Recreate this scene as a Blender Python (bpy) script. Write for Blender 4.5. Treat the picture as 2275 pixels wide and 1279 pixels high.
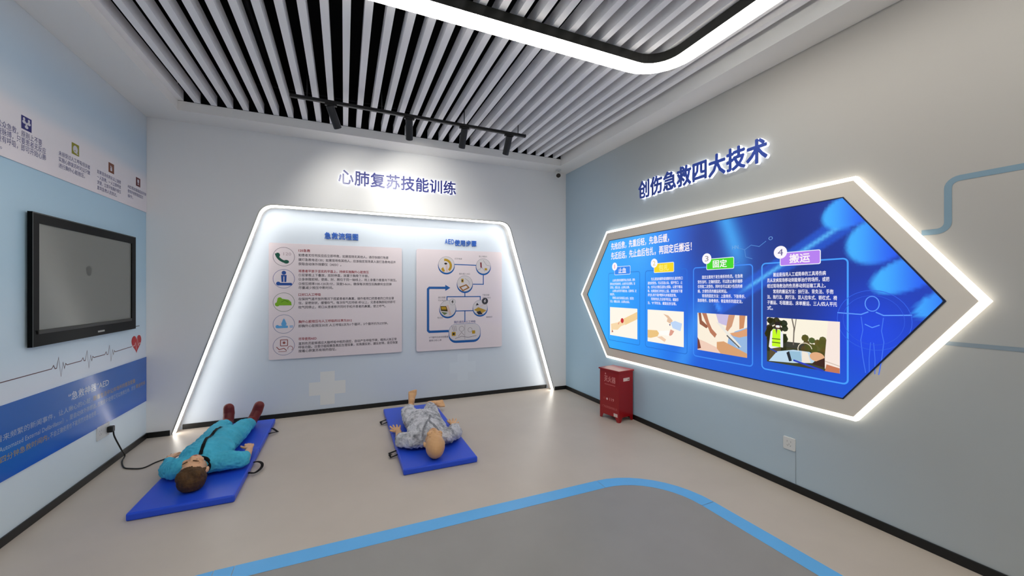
import bpy, math, random
from mathutils import Vector, Matrix, Euler

SC = bpy.context.scene
COL = SC.collection
for o in list(bpy.data.objects):
    bpy.data.objects.remove(o)

# ------------------------------------------------------------------ camera
TH = 0.40862
cam_d = bpy.data.cameras.new('camera')
cam_d.sensor_width = 36.0
cam_d.lens = 861.53 / 2275 * 36.0
cam_d.shift_y = 0.001855
cam_d.clip_start = 0.02
cam = bpy.data.objects.new('camera', cam_d)
cam.location = (0, 0, 1.6)
cam.rotation_euler = (math.pi / 2, 0, -TH)
COL.objects.link(cam)
SC.camera = cam

# ------------------------------------------------------------------ world, exposure, light levels
SC.view_settings.view_transform = 'Standard'
SC.view_settings.look = 'None'
SC.view_settings.gamma = 1
SC.view_settings.use_curve_mapping = False
SC.view_settings.exposure = 0.0
SC.cycles.use_denoising = True
SC.cycles.max_bounces = 8
SC.cycles.diffuse_bounces = 5
SC.cycles.caustics_reflective = False
w = bpy.data.worlds.new('world')
SC.world = w
w.use_nodes = True
w.node_tree.nodes['Background'].inputs[0].default_value = (0.8, 0.85, 0.9, 1)
w.node_tree.nodes['Background'].inputs[1].default_value = 0.05
LOOP = 15.2        # ceiling ring light radiance
ALC = 10.0         # strip round the alcove
HEXL = 2.6        # strip round the hexagon
SPOT = 75.0       # track spots, watts

# ------------------------------------------------------------------ room dimensions (metres)
XL, XR, YB, YR, YF = -1.961, 3.293, 5.409, 5.589, -3.4
ZC, ZS = 3.467, 3.569            # soffit underside, slat underside
SXL, SXR, SYB, SYF = -1.585, 2.998, 5.074, -3.05
BH = 0.058                        # skirting height

# ------------------------------------------------------------------ helpers
def lin(c):
    return tuple((v / 255 / 12.92) if v / 255 <= 0.04045 else ((v / 255 + 0.055) / 1.055) ** 2.4 for v in c)

WL = {}
def _reg(o, loc):
    WL[o.name] = Vector(loc)

def thing(name, label=None, cat=None, loc=(0, 0, 0), group=None, kind=None, parent=None):
    o = bpy.data.objects.new(name, None)
    o.empty_display_size = 0.05
    COL.objects.link(o)
    pl = WL[parent.name] if parent else Vector((0, 0, 0))
    o.parent = parent
    o.location = Vector(loc) - pl
    _reg(o, loc)
    tag(o, label, cat, group, kind)
    return o

def tag(o, label=None, cat=None, group=None, kind=None):
    if label: o['label'] = label
    if cat: o['category'] = cat
    if group: o['group'] = group
    if kind: o['kind'] = kind
    return o

def mesh(name, verts, faces, mat, parent=None, smooth=False, colors=None, origin=None, bevel=0, kind=None):
    xs = [v[0] for v in verts]; ys = [v[1] for v in verts]; zs = [v[2] for v in verts]
    if origin is None:
        origin = Vector(((min(xs) + max(xs)) / 2, (min(ys) + max(ys)) / 2, min(zs)))
    origin = Vector(origin)
    me = bpy.data.meshes.new(name)
    me.from_pydata([tuple(Vector(v) - origin) for v in verts], [], faces)
    if smooth:
        me.polygons.foreach_set('use_smooth', [True] * len(me.polygons))
    if colors is not None:      # one colour per face
        at = me.color_attributes.new('Col', 'FLOAT_COLOR', 'CORNER')
        buf = []
        for p, c in zip(me.polygons, colors):
            buf += (list(c) + [1.0]) * p.loop_total
        at.data.foreach_set('color', buf)
    me.materials.append(mat)
    o = bpy.data.objects.new(name, me)
    COL.objects.link(o)
    pl = WL[parent.name] if parent else Vector((0, 0, 0))
    o.parent = parent
    o.location = origin - pl
    _reg(o, origin)
    if bevel:
        b = o.modifiers.new('bevel', 'BEVEL'); b.width = bevel; b.segments = 2; b.limit_method = 'ANGLE'
    if kind: o['kind'] = kind
    return o

BOXF = [(0, 3, 2, 1), (4, 5, 6, 7), (0, 1, 5, 4), (1, 2, 6, 5), (2, 3, 7, 6), (3, 0, 4, 7)]
def boxv(lo, hi):
    (a, b, c), (d, e, f) = lo, hi
    return [(a, b, c), (d, b, c), (d, e, c), (a, e, c), (a, b, f), (d, b, f), (d, e, f), (a, e, f)]
def box(name, lo, hi, mat, parent=None, bevel=0, kind=None, origin=None):
    return mesh(name, boxv(lo, hi), BOXF, mat, parent, bevel=bevel, kind=kind, origin=origin)

class MB:
    def __init__(s): s.v = []; s.f = []
    def add(s, v, f):
        n = len(s.v); s.v += [tuple(p) for p in v]; s.f += [tuple(i + n for i in q) for q in f]; return s
    def box(s, lo, hi): return s.add(boxv(lo, hi), BOXF)
    def build(s, name, mat, parent=None, **k): return mesh(name, s.v, s.f, mat, parent, **k)
    def tube(s, pts, r, seg=8, closed=False):
        pts = [Vector(p) for p in pts]; n0 = len(s.v); n = len(pts)
        prev = None
        for i, p in enumerate(pts):
            if closed: t = pts[(i + 1) % n] - pts[i - 1]
            else: t = pts[min(i + 1, n - 1)] - pts[max(i - 1, 0)]
            t.normalize()
            ref = prev if prev is not None else (Vector((0, 0, 1)) if abs(t.z) < 0.9 else Vector((1, 0, 0)))
            a = (ref - t * ref.dot(t)).normalized(); b = t.cross(a); prev = a
            rr = r[i] if isinstance(r, (list, tuple)) else r
            for k in range(seg):
                an = 2 * math.pi * k / seg
                s.v.append(tuple(p + (a * math.cos(an) + b * math.sin(an)) * rr))
        m = n if closed else n - 1
        for i in range(m):
            j = (i + 1) % n
            for k in range(seg):
                k2 = (k + 1) % seg
                s.f.append((n0 + i * seg + k, n0 + i * seg + k2, n0 + j * seg + k2, n0 + j * seg + k))
        if not closed:
            s.f.append(tuple(n0 + k for k in reversed(range(seg))))
            s.f.append(tuple(n0 + (n - 1) * seg + k for k in range(seg)))
        return s

class Plane:
    """a wall seen from inside: a runs to the right, b up, d out of the wall"""
    def __init__(s, o, u, n): s.o = Vector(o); s.u = Vector(u); s.n = Vector(n); s.w = Vector((0, 0, 1))
    def __call__(s, a, b, d=0.0): return s.o + s.u * a + s.w * b + s.n * d
PLEFT = Plane((XL, 0, 0), (0, 1, 0), (1, 0, 0))      # a = y
PRIGHT = Plane((XR, 0, 0), (0, -1, 0), (-1, 0, 0))   # a = -y
PBACK = Plane((0, YB, 0), (1, 0, 0), (0, -1, 0))     # a = x
PREC = Plane((0, YR, 0), (1, 0, 0), (0, -1, 0))      # a = x

def prism(pl, poly, d0, d1):
    """closed prism of a polygon on a wall between depths d0 and d1"""
    n = len(poly)
    v = [pl(a, b, d0) for a, b in poly] + [pl(a, b, d1) for a, b in poly]
    f = [tuple(range(n, 2 * n)), tuple(reversed(range(n)))]
    for i in range(n):
        j = (i + 1) % n
        f.append((i, j, n + j, n + i))
    return v, f
def prism_obj(name, pl, poly, d0, d1, mat, parent=None, **k):
    v, f = prism(pl, poly, d0, d1)
    return mesh(name, v, f, mat, parent, **k)

def rrect(a0, b0, a1, b1, r, n=5):
    out = []
    for cx, cy, s in ((a1 - r, b1 - r, 0), (a0 + r, b1 - r, 90), (a0 + r, b0 + r, 180), (a1 - r, b0 + r, 270)):
        for k in range(n + 1):
            t = math.radians(s + 90 * k / n)
            out.append((cx + r * math.cos(t), cy + r * math.sin(t)))
    return out
def circ(a, b, r, n=28, ry=None):
    ry = r if ry is None else ry
    return [(a + r * math.cos(2 * math.pi * k / n), b + ry * math.sin(2 * math.pi * k / n)) for k in range(n)]

# text ------------------------------------------------------------
_tc = {}
def glyphs(s, bold=0.0):
    """filled outline of s at size 1; bold = half the extra stroke width, printed by shifted copies"""
    key = (s, bold)
    if key in _tc: return _tc[key]
    if (s, 0.0) not in _tc:
        cu = bpy.data.curves.new('t', 'FONT')
        cu.body = s; cu.size = 1.0; cu.resolution_u = 2; cu.fill_mode = 'FRONT'
        ob = bpy.data.objects.new('t', cu)
        me = bpy.data.meshes.new_from_object(ob)
        _tc[(s, 0.0)] = ([(p.co.x, p.co.y, 0) for p in me.vertices], [tuple(p.vertices) for p in me.polygons])
        bpy.data.objects.remove(ob); bpy.data.curves.remove(cu); bpy.data.meshes.remove(me)
    v, f = _tc[(s, 0.0)]
    if bold:
        n = 4 if bold < 0.016 else 8
        V, F = [], []
        for k in range(n):
            t = 2 * math.pi * (k + 0.5) / n; dx, dy = bold * math.cos(t), bold * math.sin(t); m = len(V)
            V += [(x + dx, y + dy, k) for x, y, _ in v]; F += [tuple(i + m for i in q) for q in f]
        v, f = V, F
    _tc[key] = (v, f)
    return v, f
def fit_text(s, a, b, h, width=None, bold=0.0):
    """2-D vertices of s with its box's lower left at (a, b), height h, width fitted"""
    v, f = glyphs(s, bold)
    if not v: return [], []
    x0 = min(p[0] for p in v); x1 = max(p[0] for p in v)
    y0 = min(p[1] for p in v); y1 = max(p[1] for p in v)
    sy = h / 0.92
    sx = sy if width is None else width / max(x1 - x0, 1e-6)
    return [(a + (p[0] - x0) * sx, b + (p[1] + 0.09) * sy, p[2]) for p in v], f

class Print:
    """flat printed artwork: coloured polygons in thin layers on a wall plane"""
    STEP = 1.2e-4
    def __init__(s, pl, d): s.pl = pl; s.d = d; s.v = []; s.f = []; s.c = []
    def raw(s, v2, faces, col, L):
        n = len(s.v); c = lin(col)
        s.v += [s.pl(q[0], q[1], s.d + L * s.STEP + (q[2] * 1.2e-5 if len(q) > 2 else 0)) for q in v2]
        for q in faces:
            s.f.append(tuple(i + n for i in q)); s.c.append(c)
        return s
    def poly(s, pts, col, L=0): return s.raw(pts, [tuple(range(len(pts)))], col, L)
    def rect(s, a0, b0, a1, b1, col, L=0): return s.poly([(a0, b0), (a1, b0), (a1, b1), (a0, b1)], col, L)
    def disc(s, a, b, r, col, L=0, ry=None, n=28): return s.poly(circ(a, b, r, n, ry), col, L)
    def line(s, pts, wd, col, L=0, closed=False):
        pts = [p for i, p in enumerate(pts) if i == 0 or math.dist(p, pts[i - 1]) > 1e-6]
        n = len(pts); P = [Vector((p[0], p[1])) for p in pts]; A = []; B = []
        for i in range(n):
            p = P[i]
            q0 = P[i - 1] if (i > 0 or closed) else None
            q1 = P[(i + 1) % n] if (i < n - 1 or closed) else None
            t0 = (p - q0).normalized() if q0 is not None else None
            t1 = (q1 - p).normalized() if q1 is not None else None
            if t0 is None: t0 = t1
            if t1 is None: t1 = t0
            m = t0 + t1
            if m.length < 1e-4: m = t1
            m.normalize()
            nn = Vector((-m.y, m.x)); k = 1 / max(0.5, nn.dot(Vector((-t1.y, t1.x))))
            A.append(tuple(p + nn * wd / 2 * k)); B.append(tuple(p - nn * wd / 2 * k))
        m = n if closed else n - 1
        s.raw(A + B, [(i, n + i, n + (i + 1) % n, (i + 1) % n) for i in range(m)], col, L)
        return s
    def text(s, t, a, b, h, col, L=0, width=None, bold=0.0, center=False):
        v, f = fit_text(t, a, b, h, width, bold)
        if center and v:
            wd = max(p[0] for p in v) - min(p[0] for p in v)
            v = [(p[0] - wd / 2, p[1], p[2]) for p in v]
        return s.raw(v, f, col, L)
    def build(s, name, mat, parent=None, **k):
        return mesh(name, s.v, s.f, mat, parent, colors=s.c, **k)

# materials ---------------------------------------------------------
def nt(name):
    m = bpy.data.materials.new(name); m.use_nodes = True
    return m, m.node_tree, m.node_tree.nodes['Principled BSDF']
def M(name, col, rough=0.5, spec=0.5, metal=0.0, noise=0.0, nscale=20, bump=0.0, bscale=200, coat=0.0, sheen=0.0):
    m, t, p = nt(name)
    p.inputs['Base Color'].default_value = (*lin(col), 1)
    p.inputs['Roughness'].default_value = rough
    p.inputs['Specular IOR Level'].default_value = spec
    p.inputs['Metallic'].default_value = metal
    p.inputs['Coat Weight'].default_value = coat
    p.inputs['Coat Roughness'].default_value = 0.08
    p.inputs['Sheen Weight'].default_value = sheen
    tc = t.nodes.new('ShaderNodeTexCoord')
    if noise:
        n = t.nodes.new('ShaderNodeTexNoise'); n.inputs['Scale'].default_value = nscale; n.inputs['Detail'].default_value = 4
        r = t.nodes.new('ShaderNodeValToRGB')
        c = lin(col)
        r.color_ramp.elements[0].position = 0.3; r.color_ramp.elements[1].position = 0.7
        r.color_ramp.elements[0].color = (*[x * (1 - noise) for x in c], 1)
        r.color_ramp.elements[1].color = (*[min(1, x * (1 + noise)) for x in c], 1)
        t.links.new(tc.outputs['Object'], n.inputs['Vector']); t.links.new(n.outputs['Fac'], r.inputs['Fac'])
        t.links.new(r.outputs['Color'], p.inputs['Base Color'])
    if bump:
        n = t.nodes.new('ShaderNodeTexNoise'); n.inputs['Scale'].default_value = bscale; n.inputs['Detail'].default_value = 3
        b = t.nodes.new('ShaderNodeBump'); b.inputs['Strength'].default_value = bump; b.inputs['Distance'].default_value = 0.01
        t.links.new(tc.outputs['Object'], n.inputs['Vector']); t.links.new(n.outputs['Fac'], b.inputs['Height'])
        t.links.new(b.outputs['Normal'], p.inputs['Normal'])
    return m
def E(name, col, strength):
    m, t, p = nt(name)
    p.inputs['Base Color'].default_value = (0.8, 0.8, 0.8, 1)
    p.inputs['Emission Color'].default_value = (*lin(col), 1)
    p.inputs['Emission Strength'].default_value = strength
    return m
def MP(name, rough=0.4, spec=0.4, emit=0.0):
    """printed artwork: colour from the print layer"""
    m, t, p = nt(name)
    a = t.nodes.new('ShaderNodeAttribute'); a.attribute_name = 'Col'
    p.inputs['Roughness'].default_value = rough; p.inputs['Specular IOR Level'].default_value = spec
    if emit:
        p.inputs['Base Color'].default_value = (0.01, 0.01, 0.01, 1)
        t.links.new(a.outputs['Color'], p.inputs['Emission Color']); p.inputs['Emission Strength'].default_value = emit
    else:
        t.links.new(a.outputs['Color'], p.inputs['Base Color'])
    return m
def MR(name, axis, stops, rough=0.5, spec=0.4, wav=0.0, wscale=0.6, lo=0.0, hi=1.0, slope=0.0):
    """wall film with a printed colour ramp along a world axis ('y' or 'z'), edges waved by noise"""
    m, t, p = nt(name)
    g = t.nodes.new('ShaderNodeNewGeometry'); s = t.nodes.new('ShaderNodeSeparateXYZ')
    t.links.new(g.outputs['Position'], s.inputs[0])
    mr = t.nodes.new('ShaderNodeMapRange'); mr.inputs['From Min'].default_value = lo; mr.inputs['From Max'].default_value = hi
    src = s.outputs[axis.upper()]
    if slope:       # the ramp runs diagonally
        k = t.nodes.new('ShaderNodeMath'); k.operation = 'MULTIPLY_ADD'; k.inputs[1].default_value = slope
        t.links.new(s.outputs['Z'], k.inputs[0]); t.links.new(src, k.inputs[2]); src = k.outputs[0]
    if wav:
        n = t.nodes.new('ShaderNodeTexNoise'); n.inputs['Scale'].default_value = wscale; n.inputs['Detail'].default_value = 1
        t.links.new(g.outputs['Position'], n.inputs['Vector'])
        k = t.nodes.new('ShaderNodeMath'); k.operation = 'MULTIPLY_ADD'; k.inputs[1].default_value = wav; 
        t.links.new(n.outputs['Fac'], k.inputs[0]); t.links.new(src, k.inputs[2]); src = k.outputs[0]
    t.links.new(src, mr.inputs['Value'])
    r = t.nodes.new('ShaderNodeValToRGB'); cr = r.color_ramp; cr.interpolation = 'EASE'
    while len(cr.elements) < len(stops): cr.elements.new(0.5)
    for e, (pos, c) in zip(cr.elements, stops):
        e.position = (pos - lo) / (hi - lo); e.color = (*lin(c), 1)
    t.links.new(mr.outputs[0], r.inputs['Fac']); t.links.new(r.outputs['Color'], p.inputs['Base Color'])
    p.inputs['Roughness'].default_value = rough; p.inputs['Specular IOR Level'].default_value = spec
    return m

m_floor = M('floor_vinyl', (191, 180, 169), 0.38, 0.35, noise=0.03, nscale=3, bump=0.02, bscale=400)
m_inlay = M('floor_inlay_vinyl', (146, 143, 140), 0.4, 0.35, noise=0.03, nscale=4)
m_strip = M('blue_floor_strip', (96, 176, 236), 0.4, 0.35, noise=0.03, nscale=4)
m_wall = M('back_wall_paint', (236, 236, 237), 0.55, 0.3, bump=0.02, bscale=500)
m_rear = M('rear_wall_paint', (242, 242, 242), 0.6, 0.3)
m_recess = M('alcove_wall_film', (204, 214, 226), 0.3, 0.4)
m_reveal = M('alcove_reveal_paint', (230, 228, 225), 0.5, 0.3)
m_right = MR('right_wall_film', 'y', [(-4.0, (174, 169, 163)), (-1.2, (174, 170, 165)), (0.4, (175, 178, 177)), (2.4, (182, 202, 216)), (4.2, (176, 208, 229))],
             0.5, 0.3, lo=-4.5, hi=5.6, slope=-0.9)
m_left = MR('left_wall_film', 'z', [(0.0, (222, 238, 246)), (0.5, (226, 240, 248)), (0.95, (226, 234, 245)), (1.3, (206, 228, 243)), (1.9, (184, 216, 236)), (2.5, (178, 212, 234))],
            0.35, 0.4, wav=0.1, wscale=0.8, lo=0.0, hi=3.5)
m_banner = MR('banner_film', 'z', [(2.4, (238, 230, 236)), (2.8, (232, 228, 234)), (2.95, (204, 218, 232)), (3.15, (190, 210, 228)), (3.6, (212, 218, 224))],
              0.4, 0.35, wav=0.12, wscale=0.5, lo=2.4, hi=3.6)
m_band = MR('blue_band_film', 'z', [(0.40, (14, 104, 220)), (0.48, (20, 98, 205)), (0.56, (44, 110, 204)), (0.88, (42, 104, 190))],
            0.16, 0.5, wav=0.14, wscale=0.7, lo=0.40, hi=1.0)
m_soffit = M('soffit_paint', (243, 241, 238), 0.6, 0.3)
m_black = M('ceiling_void_black', (12, 12, 13), 0.9, 0.1)
m_slat = M('slat_grey_white', (246, 244, 246), 0.5, 0.3)
m_skirt = M('skirting_black', (18, 20, 21), 0.35, 0.4)
m_trim = M('aluminium_edge', (170, 170, 168), 0.35, 0.5, metal=0.8)
m_loop = E('ring_light_diffuser', (255, 251, 240), LOOP)
m_alc = E('alcove_led', (255, 250, 240), ALC)
m_hexled = E('hexagon_led', (255, 244, 226), HEXL)
m_metalb = M('black_metal', (20, 20, 21), 0.4, 0.4)
m_lamp = M('lamp_black', (44, 44, 46), 0.4, 0.4)
m_metalg = M('dark_olive_metal', (38, 38, 34), 0.45, 0.4)
m_white = M('white_plastic', (214, 214, 212), 0.35, 0.4)
m_lens = M('dark_lens', (8, 8, 9), 0.1, 0.6)
m_hexframe = M('hexagon_frame', (222, 213, 201), 0.45, 0.35)
m_print = MP('printed_matte', 0.45, 0.3)
m_gloss = MP('printed_gloss', 0.1, 0.5)
m_film = MP('backlit_film', 0.3, 0.3, emit=1.0)
m_lit = MP('backlit_print', 0.3, 0.3, emit=1.0); m_lit.cycles.emission_sampling = 'NONE'
m_board = M('acrylic_board', (222, 211, 217), 0.09, 0.5)
m_face = M('blue_letter_face', (46, 74, 168), 0.35, 0.5)
m_face2 = M('violet_letter_face', (52, 58, 140), 0.35, 0.5)
m_halo = E('letter_side_glow', (236, 240, 255), 1.0)
m_halo.cycles.emission_sampling = 'NONE'
m_head = M('blue_heading', (40, 96, 190), 0.4, 0.4)
m_red = M('red_cabinet_paint', (150, 14, 22), 0.28, 0.5, bump=0.02, bscale=60)
m_mat = M('blue_mat_vinyl', (34, 78, 212), 0.36, 0.45, bump=0.05, bscale=300)
m_strap = M('black_webbing', (14, 14, 16), 0.8, 0.2)
m_skin = M('manikin_skin', (222, 172, 134), 0.42, 0.4, noise=0.05, nscale=12)
m_skin2 = M('manikin_vinyl_skin', (214, 166, 118), 0.38, 0.4, noise=0.04, nscale=10)
m_hair = M('brown_hair', (82, 56, 28), 0.6, 0.3, noise=0.35, nscale=30, bump=0.5, bscale=60)
m_teal = M('teal_cloth', (74, 180, 210), 0.75, 0.2, noise=0.1, nscale=8, bump=0.5, bscale=13)
m_collar = M('grey_collar_cloth', (136, 137, 143), 0.85, 0.2, noise=0.2, nscale=30)
m_shoe = M('maroon_shoe', (112, 36, 36), 0.45, 0.4, noise=0.15, nscale=30)
m_lip = M('lips', (176, 96, 84), 0.5, 0.3)
m_tv = M('tv_bezel', (6, 7, 7), 0.35, 0.08)
m_screen = M('tv_screen', (122, 124, 118), 0.22, 0.5)

# mottled grey robe cloth
m_robe, _t, _p = nt('mottled_grey_cloth')
_tc0 = _t.nodes.new('ShaderNodeTexCoord')
_n1 = _t.nodes.new('ShaderNodeTexNoise'); _n1.inputs['Scale'].default_value = 9; _n1.inputs['Detail'].default_value = 6; _n1.inputs['Roughness'].default_value = 0.7
_r1 = _t.nodes.new('ShaderNodeValToRGB')
_r1.color_ramp.elements[0].position = 0.33; _r1.color_ramp.elements[0].color = (*lin((104, 106, 112)), 1)
_r1.color_ramp.elements[1].position = 0.55; _r1.color_ramp.elements[1].color = (*lin((200, 200, 206)), 1)
_n2 = _t.nodes.new('ShaderNodeTexNoise'); _n2.inputs['Scale'].default_value = 22; _n2.inputs['Detail'].default_value = 3
_b1 = _t.nodes.new('ShaderNodeBump'); _b1.inputs['Strength'].default_value = 0.4; _b1.inputs['Distance'].default_value = 0.012
_t.links.new(_tc0.outputs['Object'], _n1.inputs['Vector']); _t.links.new(_tc0.outputs['Object'], _n2.inputs['Vector'])
_t.links.new(_n1.outputs['Fac'], _r1.inputs['Fac']); _t.links.new(_r1.outputs['Color'], _p.inputs['Base Color'])
_t.links.new(_n2.outputs['Fac'], _b1.inputs['Height']); _t.links.new(_b1.outputs['Normal'], _p.inputs['Normal'])
_p.inputs['Roughness'].default_value = 0.85

# ================================================================== STRUCTURE
S = 'structure'
# floor, its grey inlay and the blue strip round it
floor = box('floor', (XL - 0.1, YF - 0.1, -0.1), (XR + 0.1, YR + 0.1, 0.0), m_floor)
tag(floor, 'pale beige sheet vinyl floor of the training room', None, kind=S)
def inset(off, n=10):
    """outline of the inlay's front right part; off = distance inside the strip's outer edge"""
    x1, y1, x0, y0, R = 2.56 - off, 2.70 - off, -1.3 + off, -2.6 + off, 0.62 - off
    out = []
    for cx, cy, s in ((x1 - R, y1 - R, 0), (x0 + R, y1 - R, 90), (x0 + R, y0 + R, 180), (x1 - R, y0 + R, 270)):
        for k in range(n + 1):
            t = math.radians(s + 90 * k / n)
            out.append((cx + R * math.cos(t), cy + R * math.sin(t)))
    return out
o1, o2 = inset(0.0), inset(0.125)
inl = mesh('floor_inlay', [(x, y, 0.0022) for x, y in o2], [tuple(range(len(o2)))], m_inlay)
tag(inl, 'mid grey vinyl field inside the blue floor strip', None, kind=S)
nn = len(o1)
# strip pieces, parted where the photo shows joints
segs = [(0, 10), (10, 11), (11, 21), (21, 22), (22, 32), (32, 33), (33, 43), (43, 44)]
def strip_piece(i, j, cut=None):
    idx = [k % nn for k in range(i, j + 1)]
    A = [o1[k] for k in idx]; B = [o2[k] for k in idx]
    out = [(A, B)]
    if cut is not None:
        t = cut
        ma = (A[0][0] + (A[-1][0] - A[0][0]) * t, A[0][1] + (A[-1][1] - A[0][1]) * t)
        mb_ = (ma[0] if abs(A[0][1] - A[-1][1]) < 1e-6 else B[0][0], B[0][1] if abs(A[0][1] - A[-1][1]) < 1e-6 else ma[1])
        out = [([A[0], ma], [B[0], mb_]), ([ma, A[-1]], [mb_, B[-1]])]
    return out
pieces = []
for (i, j) in segs:
    pieces += strip_piece(i, j, 0.962 if (i, j) == (10, 11) else None)
for q, (A, B) in enumerate(pieces):
    def shr(P):
        # leave a hairline joint at both ends
        P = [Vector((p[0], p[1], 0)) for p in P]
        a = (P[1] - P[0]).normalized() * 0.0015; b = (P[-2] - P[-1]).normalized() * 0.0015
        P[0] = P[0] + a; P[-1] = P[-1] + b
        return [(p.x, p.y) for p in P]
    A, B = shr(A), shr(B); n = len(A)
    v = [(x, y, 0.003) for x, y in A] + [(x, y, 0.003) for x, y in B]
    pc = mesh('trim_%d' % (q + 1), v, [(k, k + 1, n + k + 1, n + k) for k in range(n - 1)], m_strip)
    tag(pc, 'sky blue floor strip piece edging the grey floor field', None, kind=S)

# left, right and rear walls
wl = box('wall_left', (XL - 0.1, YF, 0), (XL, YR, 4.2), m_left); tag(wl, 'left wall in pale blue printed film', None, kind=S)
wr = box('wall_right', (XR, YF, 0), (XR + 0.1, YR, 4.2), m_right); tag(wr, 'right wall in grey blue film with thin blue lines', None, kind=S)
wf = box('wall_front', (XL - 0.1, YF - 0.1, 0), (XR + 0.1, YF, 4.2), m_rear); tag(wf, 'plain wall behind the viewer', None, kind=S)

# back wall with the trapezoid opening
R = 0.13
def trap(grow=0.0, zt=2.612):
    """opening outline from lower left up, over and down; grow > 0 = larger"""
    bl = Vector((-1.735 - grow, 0.0)); tl = Vector((-0.885 - grow, zt + grow)); tr = Vector((2.274 + grow, zt + grow)); br = Vector((3.06 + grow, 0.0))
    pts = [tuple(bl)]
    for p, c, q in ((bl, tl, tr), (tl, tr, br)):
        d0 = (p - c).normalized(); d1 = (q - c).normalized()
        for k in range(9):
            t = k / 8
            a = c + d0 * R * (1 - t) ; b = c + d1 * R * t
            pts.append(tuple(a * (1 - t) + b * t))
    pts.append(tuple(br))
    return pts
T = trap()
poly = [(XL, 0)] + T + [(XR, 0), (XR, 4.2), (XL, 4.2)]
wb = prism_obj('wall_back', PBACK, poly, -0.12, 0.0, m_wall); tag(wb, 'pale grey back wall with a lit trapezoid alcove', None, kind=S)
wrc = box('wall_back_recess', (XL, YR, 0), (XR, YR + 0.1, 4.2), m_recess); tag(wrc, 'pale blue film wall at the back of the alcove', None, kind=S)
# faint crosses printed low on the alcove wall
for (cx, cz, r, w_, col) in ((-0.198, 0.325, 0.215, 0.085, (222, 224, 225)), (1.62, 0.45, 0.2, 0.08, (209, 219, 230))):
    p = Print(PREC, 0.0012)
    p.poly([(cx - w_, cz + r), (cx - w_, cz + w_), (cx - r, cz + w_), (cx - r, cz - w_), (cx - w_, cz - w_), (cx - w_, cz - r), (cx + w_, cz - r), (cx + w_, cz - w_),
            (cx + r, cz - w_), (cx + r, cz + w_), (cx + w_, cz + w_), (cx + w_, cz + r)], col)
    p.build('cross_print', m_print, wrc)

# alcove reveal, edge trim and LED strip
def band(name, mat, parent, g0, g1, d0, d1, base=0.0):
    """a strip following the opening between outlines grown by g0 and g1, depths d0..d1"""
    A, B = trap(g0), trap(g1)
    if base:
        for P in (A, B):
            for e, f_ in ((0, 1), (-1, -2)):
                t = base / max(P[f_][1], 1e-6); P[e] = (P[e][0] + (P[f_][0] - P[e][0]) * t, base)
    n = len(A); v = []
    for P, d in ((A, d0), (B, d0), (B, d1), (A, d1)):
        v += [PBACK(a, b, d) for a, b in P]
    f = []
    for r_ in range(4):
        r2 = (r_ + 1) % 4
        f += [(r_ * n + i, r2 * n + i, r2 * n + i + 1, r_ * n + i + 1) for i in range(n - 1)]
    f += [(0, n, 2 * n, 3 * n), (n - 1, 4 * n - 1, 3 * n - 1, 2 * n - 1)]
    return mesh(name, v, f, mat, parent)
alc = thing('alcove_light_frame', 'glowing white LED strip outlining the trapezoid alcove on the back wall', 'light strip', (0.66, YB, 0))
band('reveal_lining', m_reveal, alc, -0.004, 0.0, -0.18, -0.052, base=0.0)
band('led_strip', m_alc, alc, -0.010, 0.004, -0.05, 0.002, base=0.012)
band('edge_trim', m_trim, alc, 0.0045, 0.016, -0.002, 0.006, base=0.012)

# skirting
def skirt(name, lo, hi, label):
    tag(box(name, lo, hi, m_skirt, bevel=0.002), label, None, kind=S)
skirt('baseboard_left', (XL, YF, 0), (XL + 0.012, YB, BH), 'black skirting along the left wall')
skirt('baseboard_right', (XR - 0.012, YF, 0), (XR, YB, BH), 'black skirting along the right wall')
skirt('baseboard_back', (-1.70, YR - 0.012, 0), (3.03, YR, BH), 'black skirting inside the alcove')
skirt('baseboard_back_left', (XL + 0.012, YB - 0.012, 0), (-1.757, YB, BH), 'short black skirting left of the alcove')
skirt('baseboard_back_right', (3.082, YB - 0.012, 0), (XR - 0.012, YB, BH), 'short black skirting right of the alcove')
skirt('baseboard_front', (XL + 0.012, YF, 0), (XR - 0.012, YF + 0.012, BH), 'black skirting behind the viewer')

# ceiling: black void, soffit frame, slats
ceil = box('ceiling', (XL, YF, 4.1), (XR, YB, 4.2), m_black); tag(ceil, 'open slatted ceiling with black void and pale soffit', None, kind=S)
mb = MB()
mb.box((XL, YF, ZC), (SXL, YB, ZC + 0.1)).box((SXR, YF, ZC), (XR, YB, ZS + 0.14))
mb.box((SXL, SYB, ZC), (SXR, YB, ZC + 0.1)).box((SXL, YF, ZC), (SXR, SYF, ZC + 0.1))
mb.build('soffit', m_soffit, ceil)
mb = MB()   # black lining above the soffit
for lo, hi in (((SXL - 0.02, SYF, ZC + 0.1), (SXL - 0.005, SYB, 4.1)), ((SXR + 0.005, SYF, ZS + 0.14), (SXR + 0.02, SYB, 4.1)),
               ((SXL, SYB + 0.005, ZC + 0.1), (SXR, SYB + 0.02, 4.1)), ((SXL, SYF - 0.02, ZC + 0.1), (SXR, SYF - 0.005, 4.1))):
    mb.box(lo, hi)
mb.build('void_lining', m_black, ceil)
PITCH, SW, SH = 0.14347, 0.054, 0.105
x0s = -1.4453
sl0 = box('slat', (x0s - PITCH, SYF + 0.004, ZS), (x0s - PITCH + SW, SYB - 0.004, ZS + SH), m_slat, ceil)
for n in range(0, 31):
    s = sl0.copy(); COL.objects.link(s)
    s.location.x = sl0.location.x + PITCH * (n + 1)
for yy in (-2.2, -0.6, 1.0, 2.9, 4.6):
    box('carrier_rail', (SXL, yy, ZS + SH + 0.002), (SXR, yy + 0.03, ZS + SH + 0.03), m_black, ceil)
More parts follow.
